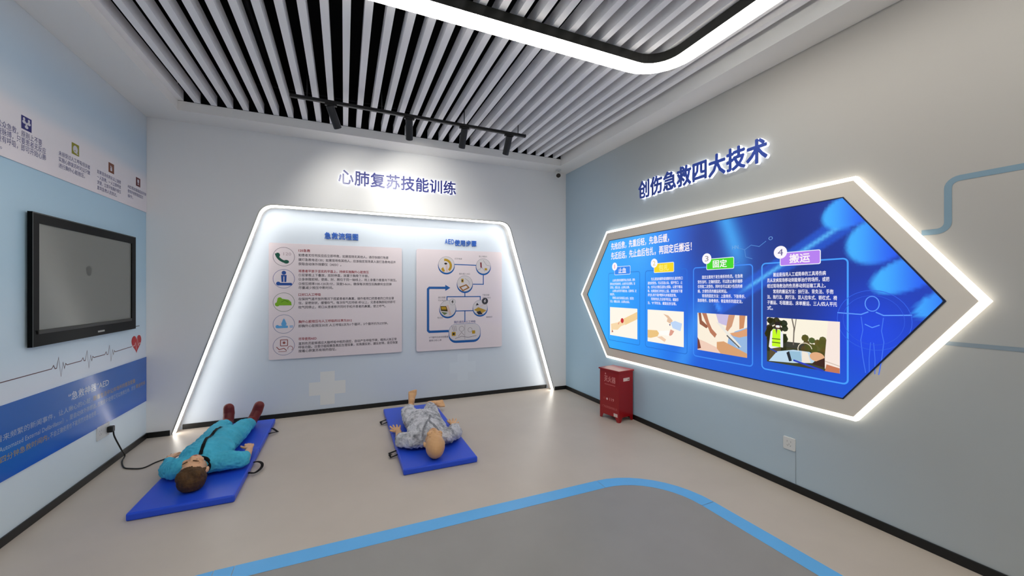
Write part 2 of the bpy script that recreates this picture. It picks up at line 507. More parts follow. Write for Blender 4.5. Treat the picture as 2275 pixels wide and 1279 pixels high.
for (px, rr) in ((-0.72, 0.03), (0.35, 0.02)):
    MB().tube([(px, SYF, 3.93), (px, SYB, 3.93)], rr, 10).build('conduit_pipe', m_metalb, ceil, smooth=True)

# printed lines on the right wall
def arc(cx, cy, r, a0, a1, n=6):
    return [(cx + r * math.cos(math.radians(a0 + (a1 - a0) * k / n)), cy + r * math.sin(math.radians(a0 + (a1 - a0) * k / n))) for k in range(n + 1)]
p = Print(PRIGHT, 0.0012)
p.line([(-1.2, 1.953), (-1.135, 1.953)] + arc(-1.135, 2.003, 0.05, -90, 0) + arc(-1.035, 2.203, 0.05, 180, 90) + [(0.0, 2.253), (3.3, 2.253)], 0.033, (122, 148, 164))
p.build('blue_line_print', m_print, wr)
p = Print(PRIGHT, 0.0012)
p.line([(-1.12, 1.283), (0.0, 1.283), (3.3, 1.283)], 0.024, (136, 150, 160))
p.build('blue_line_print', m_print, wr)
p = Print(PRIGHT, 0.0012); p.rect(-1.933, 0.06, -1.930, 0.33, (130, 142, 148)); p.build('panel_seam', m_print, wr)
# ================================================================== CEILING FITTINGS
def loop_outline(off, n=8):
    x1, y1, x0, y0, Rr = 2.607 - off, 2.676 - off, -1.24 + off, -2.2 + off, 0.365 - off
    out = []
    for cx, cy, s in ((x1 - Rr, y1 - Rr, 0), (x0 + Rr, y1 - Rr, 90), (x0 + Rr, y0 + Rr, 180), (x1 - Rr, y0 + Rr, 270)):
        for k in range(n + 1):
            t = math.radians(s + 90 * k / n)
            out.append((cx + Rr * math.cos(t), cy + Rr * math.sin(t)))
    return out
def ring(name, off0, off1, z0, z1, mat, parent, i0=0, i1=None, cut=(0, 1)):
    A, B = loop_outline(off0), loop_outline(off1); n = len(A)
    idx = [k % n for k in range(i0, (i1 if i1 is not None else n) + 1)]
    PA = [Vector((*A[k], 0)) for k in idx]; PB = [Vector((*B[k], 0)) for k in idx]
    def trim_(P):
        if cut == (0, 1): return P
        d = P[-1] - P[0]; return [P[0] + d * cut[0], P[0] + d * cut[1]]
    PA, PB = trim_(PA), trim_(PB); m = len(PA); v = []
    for P, z in ((PA, z0), (PB, z0), (PB, z1), (PA, z1)): v += [(p.x, p.y, z) for p in P]
    f = []
    for r_ in range(4):
        r2 = (r_ + 1) % 4
        f += [(r_ * m + i, r_ * m + i + 1, r2 * m + i + 1, r2 * m + i) for i in range(m - 1)]
    f += [(0, m, 2 * m, 3 * m), (m - 1, 4 * m - 1, 3 * m - 1, 2 * m - 1)]
    return mesh(name, v, f, mat, parent)
rl = thing('ring_light', 'glowing rounded rectangular linear light hung under the ceiling slats', 'ceiling light', (0.7, 0.25, 3.5))
ring('housing', 0.0, 0.14, 3.489, ZS - 0.001, m_metalg, rl)
ring('diffuser', 0.001, 0.139, 3.477, 3.4888, m_loop, rl, 0, 8)  # glowing sides below the housing are added to brighten slats, soffit and upper walls
ring('diffuser', 0.001, 0.139, 3.477, 3.4888, m_loop, rl, 8, 9, (0.0, 0.337))
ring('diffuser', 0.001, 0.139, 3.477, 3.4888, m_loop, rl, 8, 9, (0.339, 1.0))
ring('diffuser', 0.001, 0.139, 3.477, 3.4888, m_loop, rl, 9, 18)
ring('diffuser', 0.001, 0.139, 3.477, 3.4888, m_loop, rl, 18, 27)
ring('diffuser', 0.001, 0.139, 3.477, 3.4888, m_loop, rl, 27, 36)

# light track
TY, TZ = 4.25, 3.447
tr = thing('light_track', 'black ceiling light track on rods below the slats', 'light track', (0.75, TY, TZ))
box('rail', (-0.47, TY - 0.017, TZ), (2.01, TY + 0.017, TZ + 0.03), m_metalb, tr, bevel=0.002)
for xx in (-0.33, 0.36, 1.25, 1.92):
    MB().tube([(xx, TY, TZ + 0.03), (xx, TY, ZS + SH + 0.02)], 0.005, 8).build('hanging_rod', m_metalb, tr)
for xx in (-0.478, 2.01):
    box('end_cap', (xx, TY - 0.018, TZ - 0.001), (xx + 0.008, TY + 0.018, TZ + 0.031), m_metalb, tr)
def spot(x, dirv, label, watt, ang, aim=None):
    r = thing('track_spotlight', label, 'spotlight', (x, TY, TZ), 'black spotlights on the ceiling track')
    box('adapter', (x - 0.055, TY - 0.016, TZ - 0.022), (x + 0.055, TY + 0.016, TZ - 0.001), m_metalb, r, bevel=0.003)
    d = Vector(dirv).normalized()
    piv = Vector((x, TY, TZ - 0.05))
    MB().tube([(x, TY, TZ - 0.022), piv], 0.01, 10).build('swivel_arm', m_metalb, r, smooth=True)
    top = piv - d * 0.03; bot = piv + d * 0.185
    c = MB().tube([top, top + d * 0.004, bot - d * 0.004, bot], [0.034, 0.038, 0.038, 0.036], 24)
    c.build('lamp_head', m_lamp, r, smooth=False)
    MB().tube([bot + d * 0.0002, bot + d * 0.001], 0.028, 20).build('lens', E('spot_lens', (255, 248, 232), 3.0) if watt else m_lens, r)
    if watt:
        L = bpy.data.lights.new('spot_beam', 'SPOT'); L.energy = watt; L.spot_size = ang; L.spot_blend = 0.9; L.color = (1.0, 0.97, 0.88); L.shadow_soft_size = 0.025
        lo = bpy.data.objects.new('spot_beam', L); COL.objects.link(lo); lo.parent = r
        p0 = bot + d * 0.008
        lo.location = p0 - Vector((x, TY, TZ)); 
        lo.rotation_euler = ((Vector(aim) - p0) if aim else d).to_track_quat('-Z', 'Y').to_euler()
spot(-0.12, (0.36, 0.55, -0.85), 'leftmost black track spotlight, tilted to the right', SPOT * 0.55, 1.6, (0.2, YB, 2.6))
spot(0.64, (0.10, 0.62, -0.8), 'second black track spotlight from the left, above the back wall title', SPOT * 0.62, 1.5, (0.95, YB, 2.85))
spot(1.25, (0.0, 0.55, -0.85), 'third black track spotlight from the left, hanging straight', SPOT * 0.22, 1.6, (1.2, YR, 1.3))
spot(1.80, (-0.02, 0.55, -0.85), 'rightmost black track spotlight near the security camera', SPOT * 0.22, 1.6, (1.9, YR, 0.9))

# security camera under the soffit
cc = thing('security_camera', 'small white security camera under the soffit in the back right corner', 'camera', (3.05, 5.24, ZC))
MB().tube([(3.05, 5.24, ZC), (3.05, 5.24, ZC - 0.018)], [0.045, 0.04], 20).build('base', m_white, cc, smooth=False)
MB().tube([(3.05, 5.24, ZC - 0.018), (3.05, 5.24, ZC - 0.045)], 0.014, 12).build('stem', m_white, cc, smooth=True)
dcam = Vector((-0.35, -0.75, -0.62)).normalized(); c0 = Vector((3.05, 5.24, ZC - 0.072))
MB().tube([c0 - dcam * 0.045, c0 - dcam * 0.04, c0 + dcam * 0.05, c0 + dcam * 0.055], [0.03, 0.04, 0.04, 0.037], 20).build('body', m_white, cc)
MB().tube([c0 + dcam * 0.055, c0 + dcam * 0.0565], 0.034, 20).build('lens', m_lens, cc)

# ================================================================== LETTERING ON WALLS
def lettering(name, label, pl, a0, b0, chars, cw, h, face, d_body, d_face, bold, grow, halo=True):
    r = thing(name, label, 'sign', pl(a0 + cw * len(chars) / 2, b0, 0))
    for i, ch in enumerate(chars):
        v, f = glyphs(ch, bold)
        s = h / 0.92
        ac = a0 + cw * (i + 0.5)
        sx = s * (cw * 0.9 / h) if cw * 0.9 < h else s
        def ext(vv, ff, dd0, dd1):
            n = len(vv); V = [pl(ac + (p[0] - 0.5) * sx, b0 + (p[1] + 0.09) * s, dd0 + p[2] * 4e-5) for p in vv] + [pl(ac + (p[0] - 0.5) * sx, b0 + (p[1] + 0.09) * s, dd1 + p[2] * 4e-5) for p in vv]
            F = [tuple(i_ + n for i_ in q) for q in ff] + [tuple(reversed(q)) for q in ff]
            cnt = {}
            for q in ff:
                for k in range(len(q)):
                    e = (q[k], q[(k + 1) % len(q)]); cnt[e] = 1
            for e in cnt:
                if (e[1], e[0]) not in cnt: F.append((e[0], e[1], e[1] + n, e[0] + n))
            return V, F
        V, F = ext(v, f, d_body, d_face)
        co = mesh('character', V, F, face, r)
        if halo:
            v2, f2 = glyphs(ch, bold + grow)
            V, F = ext(v2, f2, 0.001, d_body - 0.0005)
            mesh('glowing_side', V, F, m_halo, co)
    return r
lettering('title_lettering', 'blue violet raised backlit Chinese title letters above the trapezoid alcove', PBACK, -0.075, 2.948, '心肺复苏技能训练', 0.193, 0.185, m_face2, 0.014, 0.02, 0.022, 0.012)
lettering('title_lettering', 'bold blue raised backlit Chinese title letters above the hexagon light box', PRIGHT, -3.69, 2.69, '创伤急救四大技术', 0.195, 0.2, m_face, 0.03, 0.036, 0.030, 0.012)
lettering('heading_lettering', 'small blue raised heading above the first aid flow chart board', PREC, -0.236, 2.262, '急救流程图', 0.083, 0.086, m_head, 0.004, 0.012, 0.02, 0, halo=False)
r = lettering('heading_lettering', 'small blue raised heading starting with AED above the right board', PREC, 1.492, 2.252, '使用步骤', 0.086, 0.086, m_head, 0.004, 0.012, 0.02, 0, halo=False)
for i, ch in enumerate('AED'):
    v, f = fit_text(ch, 1.349 + 0.048 * i, 2.252 + 0.012, 0.092, 0.04, 0.02)
    n = len(v)
    V = [PREC(a, b, 0.012 + k * 4e-5) for a, b, k in v]
    mesh('character', V, f, m_head, r)

# ================================================================== LEFT WALL
bn = thing('info_banner', 'pinkish white printed banner with four coloured icons high on the left wall', 'banner', (XL, 4.0, 2.434))
box('panel', (XL + 0.001, YF + 0.01, 2.434), (XL + 0.006, YB - 0.004, ZC - 0.001), m_banner, bn)
DB = 0.0068
ink = (88, 92, 140)
def icon(a, col, drawing):
    p = Print(PLEFT, DB); p.rect(a - 0.046, 2.668, a + 0.046, 2.757, col, 0); drawing(p, a, 2.712)
    p.build('icon', m_print, bn)
W_ = (206, 204, 214)
def people(p, a, b):
    for da, db in ((-0.022, 0.012), (0.022, 0.012), (0, -0.016)):
        p.disc(a + da, b + db + 0.014, 0.010, W_, 1); p.poly(circ(a + da, b + db - 0.006, 0.016, 16, 0.011), W_, 2)
def face(p, a, b):
    p.disc(a, b, 0.03, W_, 1); p.disc(a - 0.006, b - 0.012, 0.006, (150, 140, 40), 2); p.poly([(a + 0.02, b - 0.02), (a + 0.034, b - 0.034), (a + 0.01, b - 0.034)], W_, 2)
def hand(p, a, b):
    p.poly(rrect(a - 0.016, b - 0.026, a + 0.014, b + 0.004, 0.006), W_, 1)
    for k in range(3): p.rect(a - 0.016 + k * 0.011, b + 0.006, a - 0.008 + k * 0.011, b + 0.022 - 0.004 * k, W_, 1)
def pad(p, a, b):
    p.poly(rrect(a - 0.018, b - 0.006, a + 0.018, b + 0.028, 0.006), W_, 1); p.rect(a - 0.012, b - 0.026, a + 0.012, b - 0.012, W_, 1)
icon(3.680, (46, 46, 118), people); icon(4.196, (140, 136, 30), face); icon(4.712, (124, 70, 46), hand); icon(5.216, (104, 36, 40), pad)
def paragraph(pl, d, a, b, h, gap, lines, col, full, mat, parent, bold=0.0):
    """lines of even type, each an object: a full line is `full` wide"""
    mx = max(len(x) for x in lines)
    for i, t in enumerate(lines):
        ind = len(t) - len(t.lstrip('　')); tt = t.lstrip('　')
        cw = full / mx
        pr = Print(pl, d); pr.text(tt, a + ind * cw, b - i * gap, h, col, 1, width=cw * len(tt) * 0.97, bold=bold)
        pr.build('text_line', mat, parent, kind='stuff')
txt = [(3.36, 2.612, 0.043, 13, ['对于公众急救，原则上不要', '求检查脉搏，只要患者无反应', '同时没有呼吸，即可开始心肺', '复苏。']),
       (4.0, 2.606, 0.036, 12, ['未接受过人工呼吸培训者', '实施心肺复苏时可以只做', '进行胸外心脏按压。']),
       (4.49, 2.606, 0.034, 12, ['如果现场有两名以上施救', '一人急救，一人立即呼救', '求援，立即开始胸外按压', '直到急救人员到达。']),
       (5.005, 2.606, 0.034, 11, ['AED到达现场后应尽快', '使用并按照语音提示', '操作。'])]
for (a, b, h, nn_, ls) in txt:
    paragraph(PLEFT, DB, a, b, h, 0.046, ls, ink, 0.52 if a < 3.5 else 0.40, m_print, bn)

# screen
tv = thing('wall_display', 'black framed wall display with a blank grey screen', 'screen', (XL, 4.36, 1.212))
box('back_case', (XL + 0.001, 3.70, 1.26), (XL + 0.014, 5.02, 2.08), m_tv, tv)
mb = MB()
for lo, hi in (((3.672, 1.212), (5.085, 1.318)), ((3.672, 2.058), (5.085, 2.129)), ((3.672, 1.318), (3.738, 2.058)), ((5.008, 1.318), (5.085, 2.058))):
    mb.box((XL + 0.014, lo[0], lo[1]), (XL + 0.038, hi[0], hi[1]))
mb.build('bezel', m_tv, tv)
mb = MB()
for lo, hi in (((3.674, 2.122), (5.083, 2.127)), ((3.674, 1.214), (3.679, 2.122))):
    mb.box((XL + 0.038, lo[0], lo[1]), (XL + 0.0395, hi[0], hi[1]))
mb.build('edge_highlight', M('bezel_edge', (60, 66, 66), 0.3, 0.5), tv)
sc_ = box('screen', (XL + 0.014, 3.738, 1.318), (XL + 0.030, 5.008, 2.058), m_screen, tv)
box('pen_tray', (XL + 0.038, 3.72, 1.296), (XL + 0.046, 4.99, 1.322), M('tray_grey', (38, 38, 36), 0.5), tv, bevel=0.002)
p = Print(PLEFT, 0.0386); p.rect(4.43, 1.238, 4.53, 1.252, (176, 176, 172)); p.build('logo', m_print, tv)
p = Print(PLEFT, 0.0306)
p.poly([(4.28, 1.78), (4.32, 1.80), (4.36, 1.78), (4.35, 1.73), (4.32, 1.71), (4.29, 1.74)], (90, 92, 88), 0)
p.build('screen_smudge', m_print, tv)
box('stylus_arm', (XL + 0.022, 5.085, 1.228), (XL + 0.028, 5.19, 1.233), m_metalb, tv)

# heartbeat line with heart
hb = thing('heartbeat_decal', 'thin dark heartbeat line ending in a red heart under the wall display', 'decal', (XL, 4.4, 0.94))
p = Print(PLEFT, 0.0008)
pts = [(YF + 0.1, 1.023), (3.86, 1.023)]
for c in (4.011, 4.36, 4.696):
    pts += [(c - 0.075, 1.023), (c - 0.055, 1.045), (c - 0.04, 1.018), (c - 0.022, 1.018), (c, 1.096), (c + 0.026, 0.948), (c + 0.05, 1.05), (c + 0.066, 1.0), (c + 0.08, 1.036), (c + 0.095, 1.023)]
pts += [(5.11, 1.03)]
p.line(pts, 0.006, (96, 62, 66)); p.build('heartbeat_line', m_print, hb)
p = Print(PLEFT, 0.0008)
hp = []
for k in range(48):
    t = 2 * math.pi * k / 48
    hp.append((5.197 + 0.0066 * 16 * math.sin(t) ** 3 * 0.97, 1.055 + 0.0064 * (13 * math.cos(t) - 5 * math.cos(2 * t) - 2 * math.cos(3 * t) - math.cos(4 * t))))
p.poly(hp, (190, 40, 44), 0)
p.line([(5.10, 1.03), (5.16, 1.032), (5.175, 1.06), (5.195, 0.985), (5.215, 1.11), (5.235, 1.02), (5.25, 1.045), (5.295, 1.045)], 0.008, (226, 190, 190), 1)
p.build('heart', m_print, hb)

# blue text band
bb = thing('blue_text_band', 'glossy dark blue band with white Chinese text low on the left wall', 'banner', (XL, 4.4, 0.404))
box('panel', (XL + 0.001, YF + 0.01, 0.404), (XL + 0.005, YB - 0.004, 0.879), m_band, bb)
p = Print(PLEFT, 0.0056)
p.text('“急救神器”AED', 4.115, 0.735, 0.066, (214, 220, 230), 0, width=0.56, bold=0.008)
p.build('title_text', m_gloss, bb)
WT, YT = (172, 190, 214), (186, 160, 92)
for (t, a, z, c, wd) in (('近年来，看来频繁的新闻事件，让人揪心的心脏，', 3.20, 0.655, WT, 1.22), ('随着生活中公共场所的普及配备', 4.44, 0.655, YT, 0.72),
                         ('AED（Automated External Defibrillator），是自动体外除颤器，', 3.33, 0.588, WT, 1.16), ('在抢救中使用它可以挽救生命，抓住', 4.50, 0.588, WT, 0.66), ('黄金时间', 5.17, 0.588, YT, 0.2),
                         ('黄金四分钟急救时间内，', 3.36, 0.522, YT, 0.54), ('不会正确使用也不能贸然对患者使用…', 3.91, 0.522, WT, 0.60)):
    p = Print(PLEFT, 0.0056); p.text(t, a, z, 0.042, c, 0, width=wd); p.build('text_line', m_gloss, bb, kind='stuff')

# wall sockets
def socket(pl, a, b, wd, h, label, cells):
    r = thing('wall_socket', label, 'socket', pl(a + wd / 2, b, 0))
    prism_obj('plate', pl, rrect(a, b, a + wd, b + h, 0.008), 0.0, 0.009, m_white, r, bevel=0.002)
    for k in range(cells):
        c = a + wd * (k + 0.5) / cells
        p = Print(pl, 0.0093)
        for (da, db, w2, h2) in ((-0.014, 0.012, 0.004, 0.012), (0.014, 0.012, 0.004, 0.012)):
            p.rect(c + da - w2 / 2, b + h * 0.55 + db - h2 / 2, c + da + w2 / 2, b + h * 0.55 + db + h2 / 2, (150, 150, 148))
        for (da, ang) in ((-0.012, 30), (0.012, -30), (0.0, 0)):
            q = [(-0.002, -0.007), (0.002, -0.007), (0.002, 0.007), (-0.002, 0.007)]
            ca, sa = math.cos(math.radians(ang)), math.sin(math.radians(ang))
            yo = -0.016 if da else -0.006
            p.poly([(c + da + x * ca - y * sa, b + h * 0.5 + yo + x * sa + y * ca) for x, y in q], (150, 150, 148))
        p.build('socket_slots', m_print, r)
    return r
socket(PRIGHT, -2.024, 0.314, 0.093, 0.1, 'white wall socket under the hexagon light box on the right wall', 1)
socket(PLEFT, 4.49, 0.292, 0.19, 0.118, 'white double wall socket with a plug on the left wall', 2)

# plug and power cable to the manikin
pg = thing('power_cable', 'black plug and cable running from the left wall socket to the teal manikin', 'cable', (XL + 0.01, 4.652, 0.29))
box('plug', (XL + 0.0095, 4.628, 0.318), (XL + 0.05, 4.676, 0.372), m_metalb, pg, bevel=0.008)
def catmull(P, n=8):
    P = [Vector(p) for p in P]; Q = [P[0] * 2 - P[1]] + P + [P[-1] * 2 - P[-2]]; out = []
    for i in range(1, len(Q) - 2):
        a, b, c, d = Q[i - 1:i + 3]
        for k in range(n):
            t = k / n
            out.append(0.5 * ((2 * b) + (c - a) * t + (2 * a - 5 * b + 4 * c - d) * t * t + (3 * b - a - 3 * c + d) * t ** 3))
    out.append(P[-1]); return out
cab = catmull([(XL + 0.045, 4.652, 0.33), (XL + 0.05, 4.66, 0.27), (XL + 0.06, 4.75, 0.12), (XL + 0.05, 4.84, 0.03), (-1.89, 4.74, 0.008), (-1.82, 4.59, 0.006), (-1.76, 4.535, 0.006), (-1.655, 4.50, 0.006), (-1.60, 4.60, 0.006), (-1.54, 4.66, 0.008), (-1.48, 4.61, 0.04), (-1.462, 4.53, 0.085)], 8)
MB().tube(cab, 0.006, 8).build('cord', m_metalb, pg, smooth=True)

# ================================================================== ALCOVE BOARDS
DBd = 0.0305
b1 = thing('chart_board', 'pinkish glossy board with five round icons and first aid text, left in the alcove', 'board', (-0.055, YR - 0.015, 0.737))
prism_obj('panel', PREC, rrect(-0.85, 0.737, 0.739, 2.182, 0.02), 0.018, 0.03, m_board, b1, bevel=0.0015)
for (a, b) in ((-0.78, 2.11), (0.67, 2.11), (-0.78, 0.81), (0.67, 0.81)):
    prism_obj('standoff', PREC, circ(a, b, 0.012, 12), 0.001, 0.018, m_trim, b1)
def ring_icon(z, col, draw):
    p = Print(PREC, DBd)
    p.line(circ(-0.688, z, 0.116, 40), 0.0045, col, 0, closed=True); draw(p, -0.688, z)
    p.build('icon', m_gloss, b1)
G1, B1_, L1_, C1_, R1_ = (20, 78, 62), (24, 70, 150), (116, 168, 24), (92, 160, 214), (150, 84, 80)
def i_phone(p, a, b):
    pts = arc(a + 0.045, b + 0.062, 0.13, 190, 262, 8)
    p.line(pts, 0.03, G1, 1); p.disc(a - 0.066, b + 0.018, 0.024, G1, 2, 0.03); p.disc(a + 0.026, b - 0.062, 0.03, G1, 2, 0.023)
    p.text('120', a - 0.005, b + 0.012, 0.05, (170, 150, 160), 1, width=0.085)
def i_press(p, a, b):
    p.disc(a, b + 0.075, 0.024, B1_, 1); p.poly([(a - 0.03, b + 0.048), (a + 0.03, b + 0.048), (a + 0.026, b - 0.04), (a - 0.026, b - 0.04)], B1_, 1)
    p.disc(a - 0.06, b - 0.06, 0.024, B1_, 1); p.poly(rrect(a - 0.07, b - 0.082, a + 0.09, b - 0.05, 0.015), B1_, 2)
    p.rect(a - 0.005, b - 0.04, a + 0.005, b + 0.03, (206, 198, 206), 3)
def i_breath(p, a, b):
    p.poly([(a - 0.08, b - 0.04), (a + 0.085, b - 0.04), (a + 0.08, b), (a + 0.05, b + 0.03), (a, b + 0.04), (a - 0.05, b + 0.05), (a - 0.075, b + 0.02)], L1_, 1)
    p.disc(a - 0.045, b + 0.035, 0.026, L1_, 2); p.disc(a - 0.07, b - 0.025, 0.026, L1_, 2); p.line([(a - 0.03, b + 0.0), (a + 0.01, b + 0.025), (a + 0.05, b + 0.0)], 0.007, (70, 120, 10), 3)
def i_chest(p, a, b):
    p.poly([(a - 0.03, b + 0.0), (a - 0.012, b + 0.05), (a, b + 0.07), (a + 0.012, b + 0.05), (a + 0.03, b + 0.0), (a + 0.02, b - 0.02), (a - 0.02, b - 0.02)], C1_, 1)
    p.poly(rrect(a - 0.08, b - 0.05, a + 0.045, b - 0.02, 0.013), C1_, 1); p.disc(a - 0.07, b - 0.03, 0.02, C1_, 2); p.rect(a + 0.062, b - 0.03, a + 0.1, b - 0.022, C1_, 1); p.rect(a + 0.062, b - 0.045, a + 0.1, b - 0.037, C1_, 1)
def i_aed(p, a, b):
    p.line(rrect(a - 0.036, b + 0.0, a + 0.04, b + 0.075, 0.006), 0.009, R1_, 1, closed=True); p.poly(circ(a + 0.002, b + 0.038, 0.016, 14), R1_, 1)
    p.line([(a - 0.08, b - 0.01), (a - 0.05, b - 0.045), (a + 0.0, b - 0.03), (a + 0.03, b - 0.06)], 0.009, R1_, 1); p.line([(a - 0.06, b - 0.07), (a + 0.03, b - 0.07)], 0.006, R1_, 1)
    p.line(arc(a + 0.07, b - 0.035, 0.028, -60, 200, 10), 0.006, R1_, 1)
ring_icon(2.013, (104, 100, 112), i_phone); ring_icon(1.738, (70, 80, 140), i_press); ring_icon(1.447, (90, 110, 90), i_breath); ring_icon(1.175, (90, 110, 150), i_chest); ring_icon(0.904, (100, 110, 150), i_aed)
RD, BK = (146, 30, 46), (58, 52, 62)
blocks = [(['120急救'], [2.097], RD), (['如患者无任何反应应立即呼救，如果现场无其他人，请尽快拨打免提', '拨打急救电话120；如果现场有其他人，应该指定现场某人拨打急救电话并', '获取自动体外除颤仪（AED）。'], [2.040, 1.982, 1.928], BK),
          (['将患者平放于坚实的平面上，持续实施胸外心脏按压'], [1.838], RD),
          (['①双掌根上下叠放，双肘伸直，放置于胸骨下半部。', '②身体微前倾，使肩、肘、腕位于同一轴线上，用上身重力垂直向下按压。', '③按压频率100-120次/分，深度5-6cm，确保每次按压后胸廓完全回弹', '尽量减少按压中断时间。'], [1.787, 1.734, 1.678, 1.628], BK),
          (['口对口人工呼吸'], [1.540], RD),
          (['在保持气道开放的情况下捏紧患者的鼻翼，操作者用口把患者的口完全罩', '住，呈密封状，缓慢吹气，每次吹气应持续1秒以上，见患者胸部起伏即可', '吹气同停止，将口从患者移开同时手松开患者的鼻翼，使之呼气。'], [1.485, 1.434, 1.380], BK),
          (['胸外心脏按压与人工呼吸的比率为30:2'], [1.198], RD), (['即胸外心脏按压30次 人工呼吸2次为1个循环，5个循环约为2分钟。'], [1.144], BK),
          (['尽早使用AED'], [0.980], RD),
          (['直到伤员能够感应大脑呼吸中枢的调控，自动产生呼吸节律，维持人体正常', '呼吸功能。注意仔细观察急救后生理现象，如角膜反射、腱反射等，是否恢复', '按着心肺复苏有效的指征。'], [0.921, 0.875, 0.828], BK)]
for (ls, zs, c) in blocks:
    for t, z in zip(ls, zs):
        p = Print(PREC, DBd)
        n = sum(0.55 if ord(ch) < 256 else 1.0 for ch in t)
        p.text(t, -0.528, z - 0.018, 0.036, c, 0, width=min(1.21, n * 0.0362), bold=(0.018 if c == RD else 0.014))
        p.build('text_line', m_gloss, b1, kind='stuff')

b2 = thing('chart_board', 'pinkish glossy board with a blue flow chart of round pictures, right in the alcove', 'board', (1.586, YR - 0.015, 0.73))
prism_obj('panel', PREC, rrect(0.936, 0.727, 2.237, 2.182, 0.03), 0.018, 0.03, m_board, b2, bevel=0.0015)
for (a, b) in ((1.0, 2.11), (2.17, 2.11), (1.0, 0.8), (2.17, 0.8)):
    prism_obj('standoff', PREC, circ(a, b, 0.012, 12), 0.001, 0.018, m_trim, b2)
BL = (30, 90, 160)
p = Print(PREC, DBd)
p.line([(1.40, 1.0), (1.12, 1.0), (1.10, 1.02), (1.10, 1.61), (1.12, 1.63), (1.36, 1.63)], 0.034, BL, 0)
p.poly([(1.35, 1.585), (1.425, 1.63), (1.35, 1.675)], BL, 1)
p.line([(1.44, 1.975), (1.84, 1.968)], 0.014, BL, 0); p.line([(1.934, 1.85), (1.934, 1.685), (1.77, 1.685)], 0.014, BL, 0)
p.line([(1.645, 1.58), (1.645, 1.50)], 0.014, BL, 0); p.line([(1.375, 1.44), (1.375, 1.50), (1.885, 1.50), (1.885, 1.44)], 0.014, BL, 0)
p.line([(1.49, 1.29), (1.80, 1.29)], 0.014, BL, 0); p.line([(1.645, 1.29), (1.645, 1.12)], 0.014, BL, 0)
p.build('flow_lines', m_gloss, b2)
PW, GD, PK, DK = (206, 200, 204), (176, 140, 40), (206, 150, 150), (40, 38, 38)
def pic(a, b, r, draw, ry=None, pill=False):
    p = Print(PREC, DBd)
    if pill:
        p.poly(rrect(a - r, b - ry - 0.03, a + r, b + ry, 0.11), BL, 1); p.poly(rrect(a - r + 0.006, b - ry + 0.006, a + r - 0.006, b + ry - 0.004, 0.1), PW, 2)
    else:
        p.disc(a, b - 0.014, r, BL, 1); p.disc(a, b + 0.004, r - 0.006, PW, 2); p.line(circ(a, b + 0.004, r - 0.006, 32), 0.003, (90, 90, 110), 3, closed=True)
    draw(p, a, b); p.build('picture_disc', m_gloss, b2)
def d1(p, a, b):
    p.line(arc(a - 0.02, b - 0.01, 0.085, -50, 100, 10), 0.035, GD, 4); p.poly([(a - 0.08, b - 0.06), (a - 0.05, b - 0.03), (a - 0.02, b - 0.09), (a - 0.05, b - 0.1)], GD, 4)
    p.disc(a - 0.01, b + 0.02, 0.022, DK, 5, 0.014); p.line([(a, b + 0.0), (a + 0.01, b - 0.1)], 0.026, (206, 180, 172), 6)
def d2(p, a, b):
    p.line([(a - 0.04, b + 0.06), (a - 0.035, b - 0.02)], 0.022, (120, 30, 40), 4); p.poly(rrect(a + 0.02, b - 0.06, a + 0.06, b - 0.025, 0.008), GD, 4)
    p.line([(a - 0.09, b - 0.06), (a - 0.02, b - 0.02), (a + 0.03, b - 0.08)], 0.004, (120, 110, 116), 5); p.line([(a + 0.0, b + 0.09), (a + 0.05, b + 0.02), (a + 0.1, b + 0.01)], 0.004, (120, 110, 116), 5)
def d3(p, a, b):
    p.poly(rrect(a - 0.055, b + 0.02, a - 0.02, b + 0.075, 0.008), GD, 4); p.disc(a - 0.04, b + 0.045, 0.012, DK, 5)
    p.line([(a - 0.075, b - 0.05), (a + 0.02, b - 0.015), (a + 0.06, b - 0.055), (a - 0.03, b - 0.1)], 0.018, (150, 100, 50), 4, closed=True); p.line([(a, b + 0.08), (a + 0.06, b + 0.04), (a + 0.07, b - 0.01)], 0.004, (120, 110, 116), 5)
def d4(p, a, b):
    p.poly([(a - 0.11, b + 0.04), (a - 0.02, b + 0.04), (a + 0.0, b - 0.04), (a - 0.10, b - 0.03)], (70, 56, 20), 4); p.poly([(a - 0.1, b + 0.03), (a - 0.03, b + 0.03), (a - 0.02, b - 0.01), (a - 0.09, b - 0.01)], GD, 5)
    p.line([(a - 0.01, b + 0.05), (a + 0.04, b - 0.09)], 0.035, (206, 180, 172), 6); p.poly([(a - 0.1, b - 0.04), (a + 0.0, b - 0.06), (a - 0.05, b - 0.09)], (100, 120, 80), 5)
    p.disc(a + 0.07, b + 0.1, 0.048, (176, 176, 180), 7); p.disc(a + 0.07, b + 0.1, 0.042, PW, 8); bolt(p, a + 0.07, b + 0.1, DK, 9)
def bolt(p, a, b, c, L):
    p.poly([(a + 0.006, b + 0.03), (a - 0.02, b - 0.004), (a - 0.002, b - 0.004), (a - 0.008, b - 0.03), (a + 0.02, b + 0.006), (a + 0.002, b + 0.006), (a + 0.014, b + 0.03)], c, L)
def d5(p, a, b):
    p.poly([(a - 0.1, b - 0.03), (a - 0.03, b + 0.01), (a + 0.1, b - 0.04), (a + 0.02, b - 0.09)], GD, 4); p.poly([(a - 0.06, b - 0.06), (a + 0.0, b - 0.045), (a + 0.04, b - 0.1), (a - 0.03, b - 0.1)], DK, 5)
    p.line([(a + 0.0, b + 0.02), (a + 0.07, b + 0.06)], 0.02, (206, 190, 186), 6); p.poly([(a - 0.07, b + 0.035), (a - 0.05, b + 0.075), (a - 0.02, b + 0.045)], DK, 6)
    p.disc(a + 0.075, b + 0.1, 0.05, (54, 54, 60), 7); bolt(p, a + 0.075, b + 0.1, PW, 8)
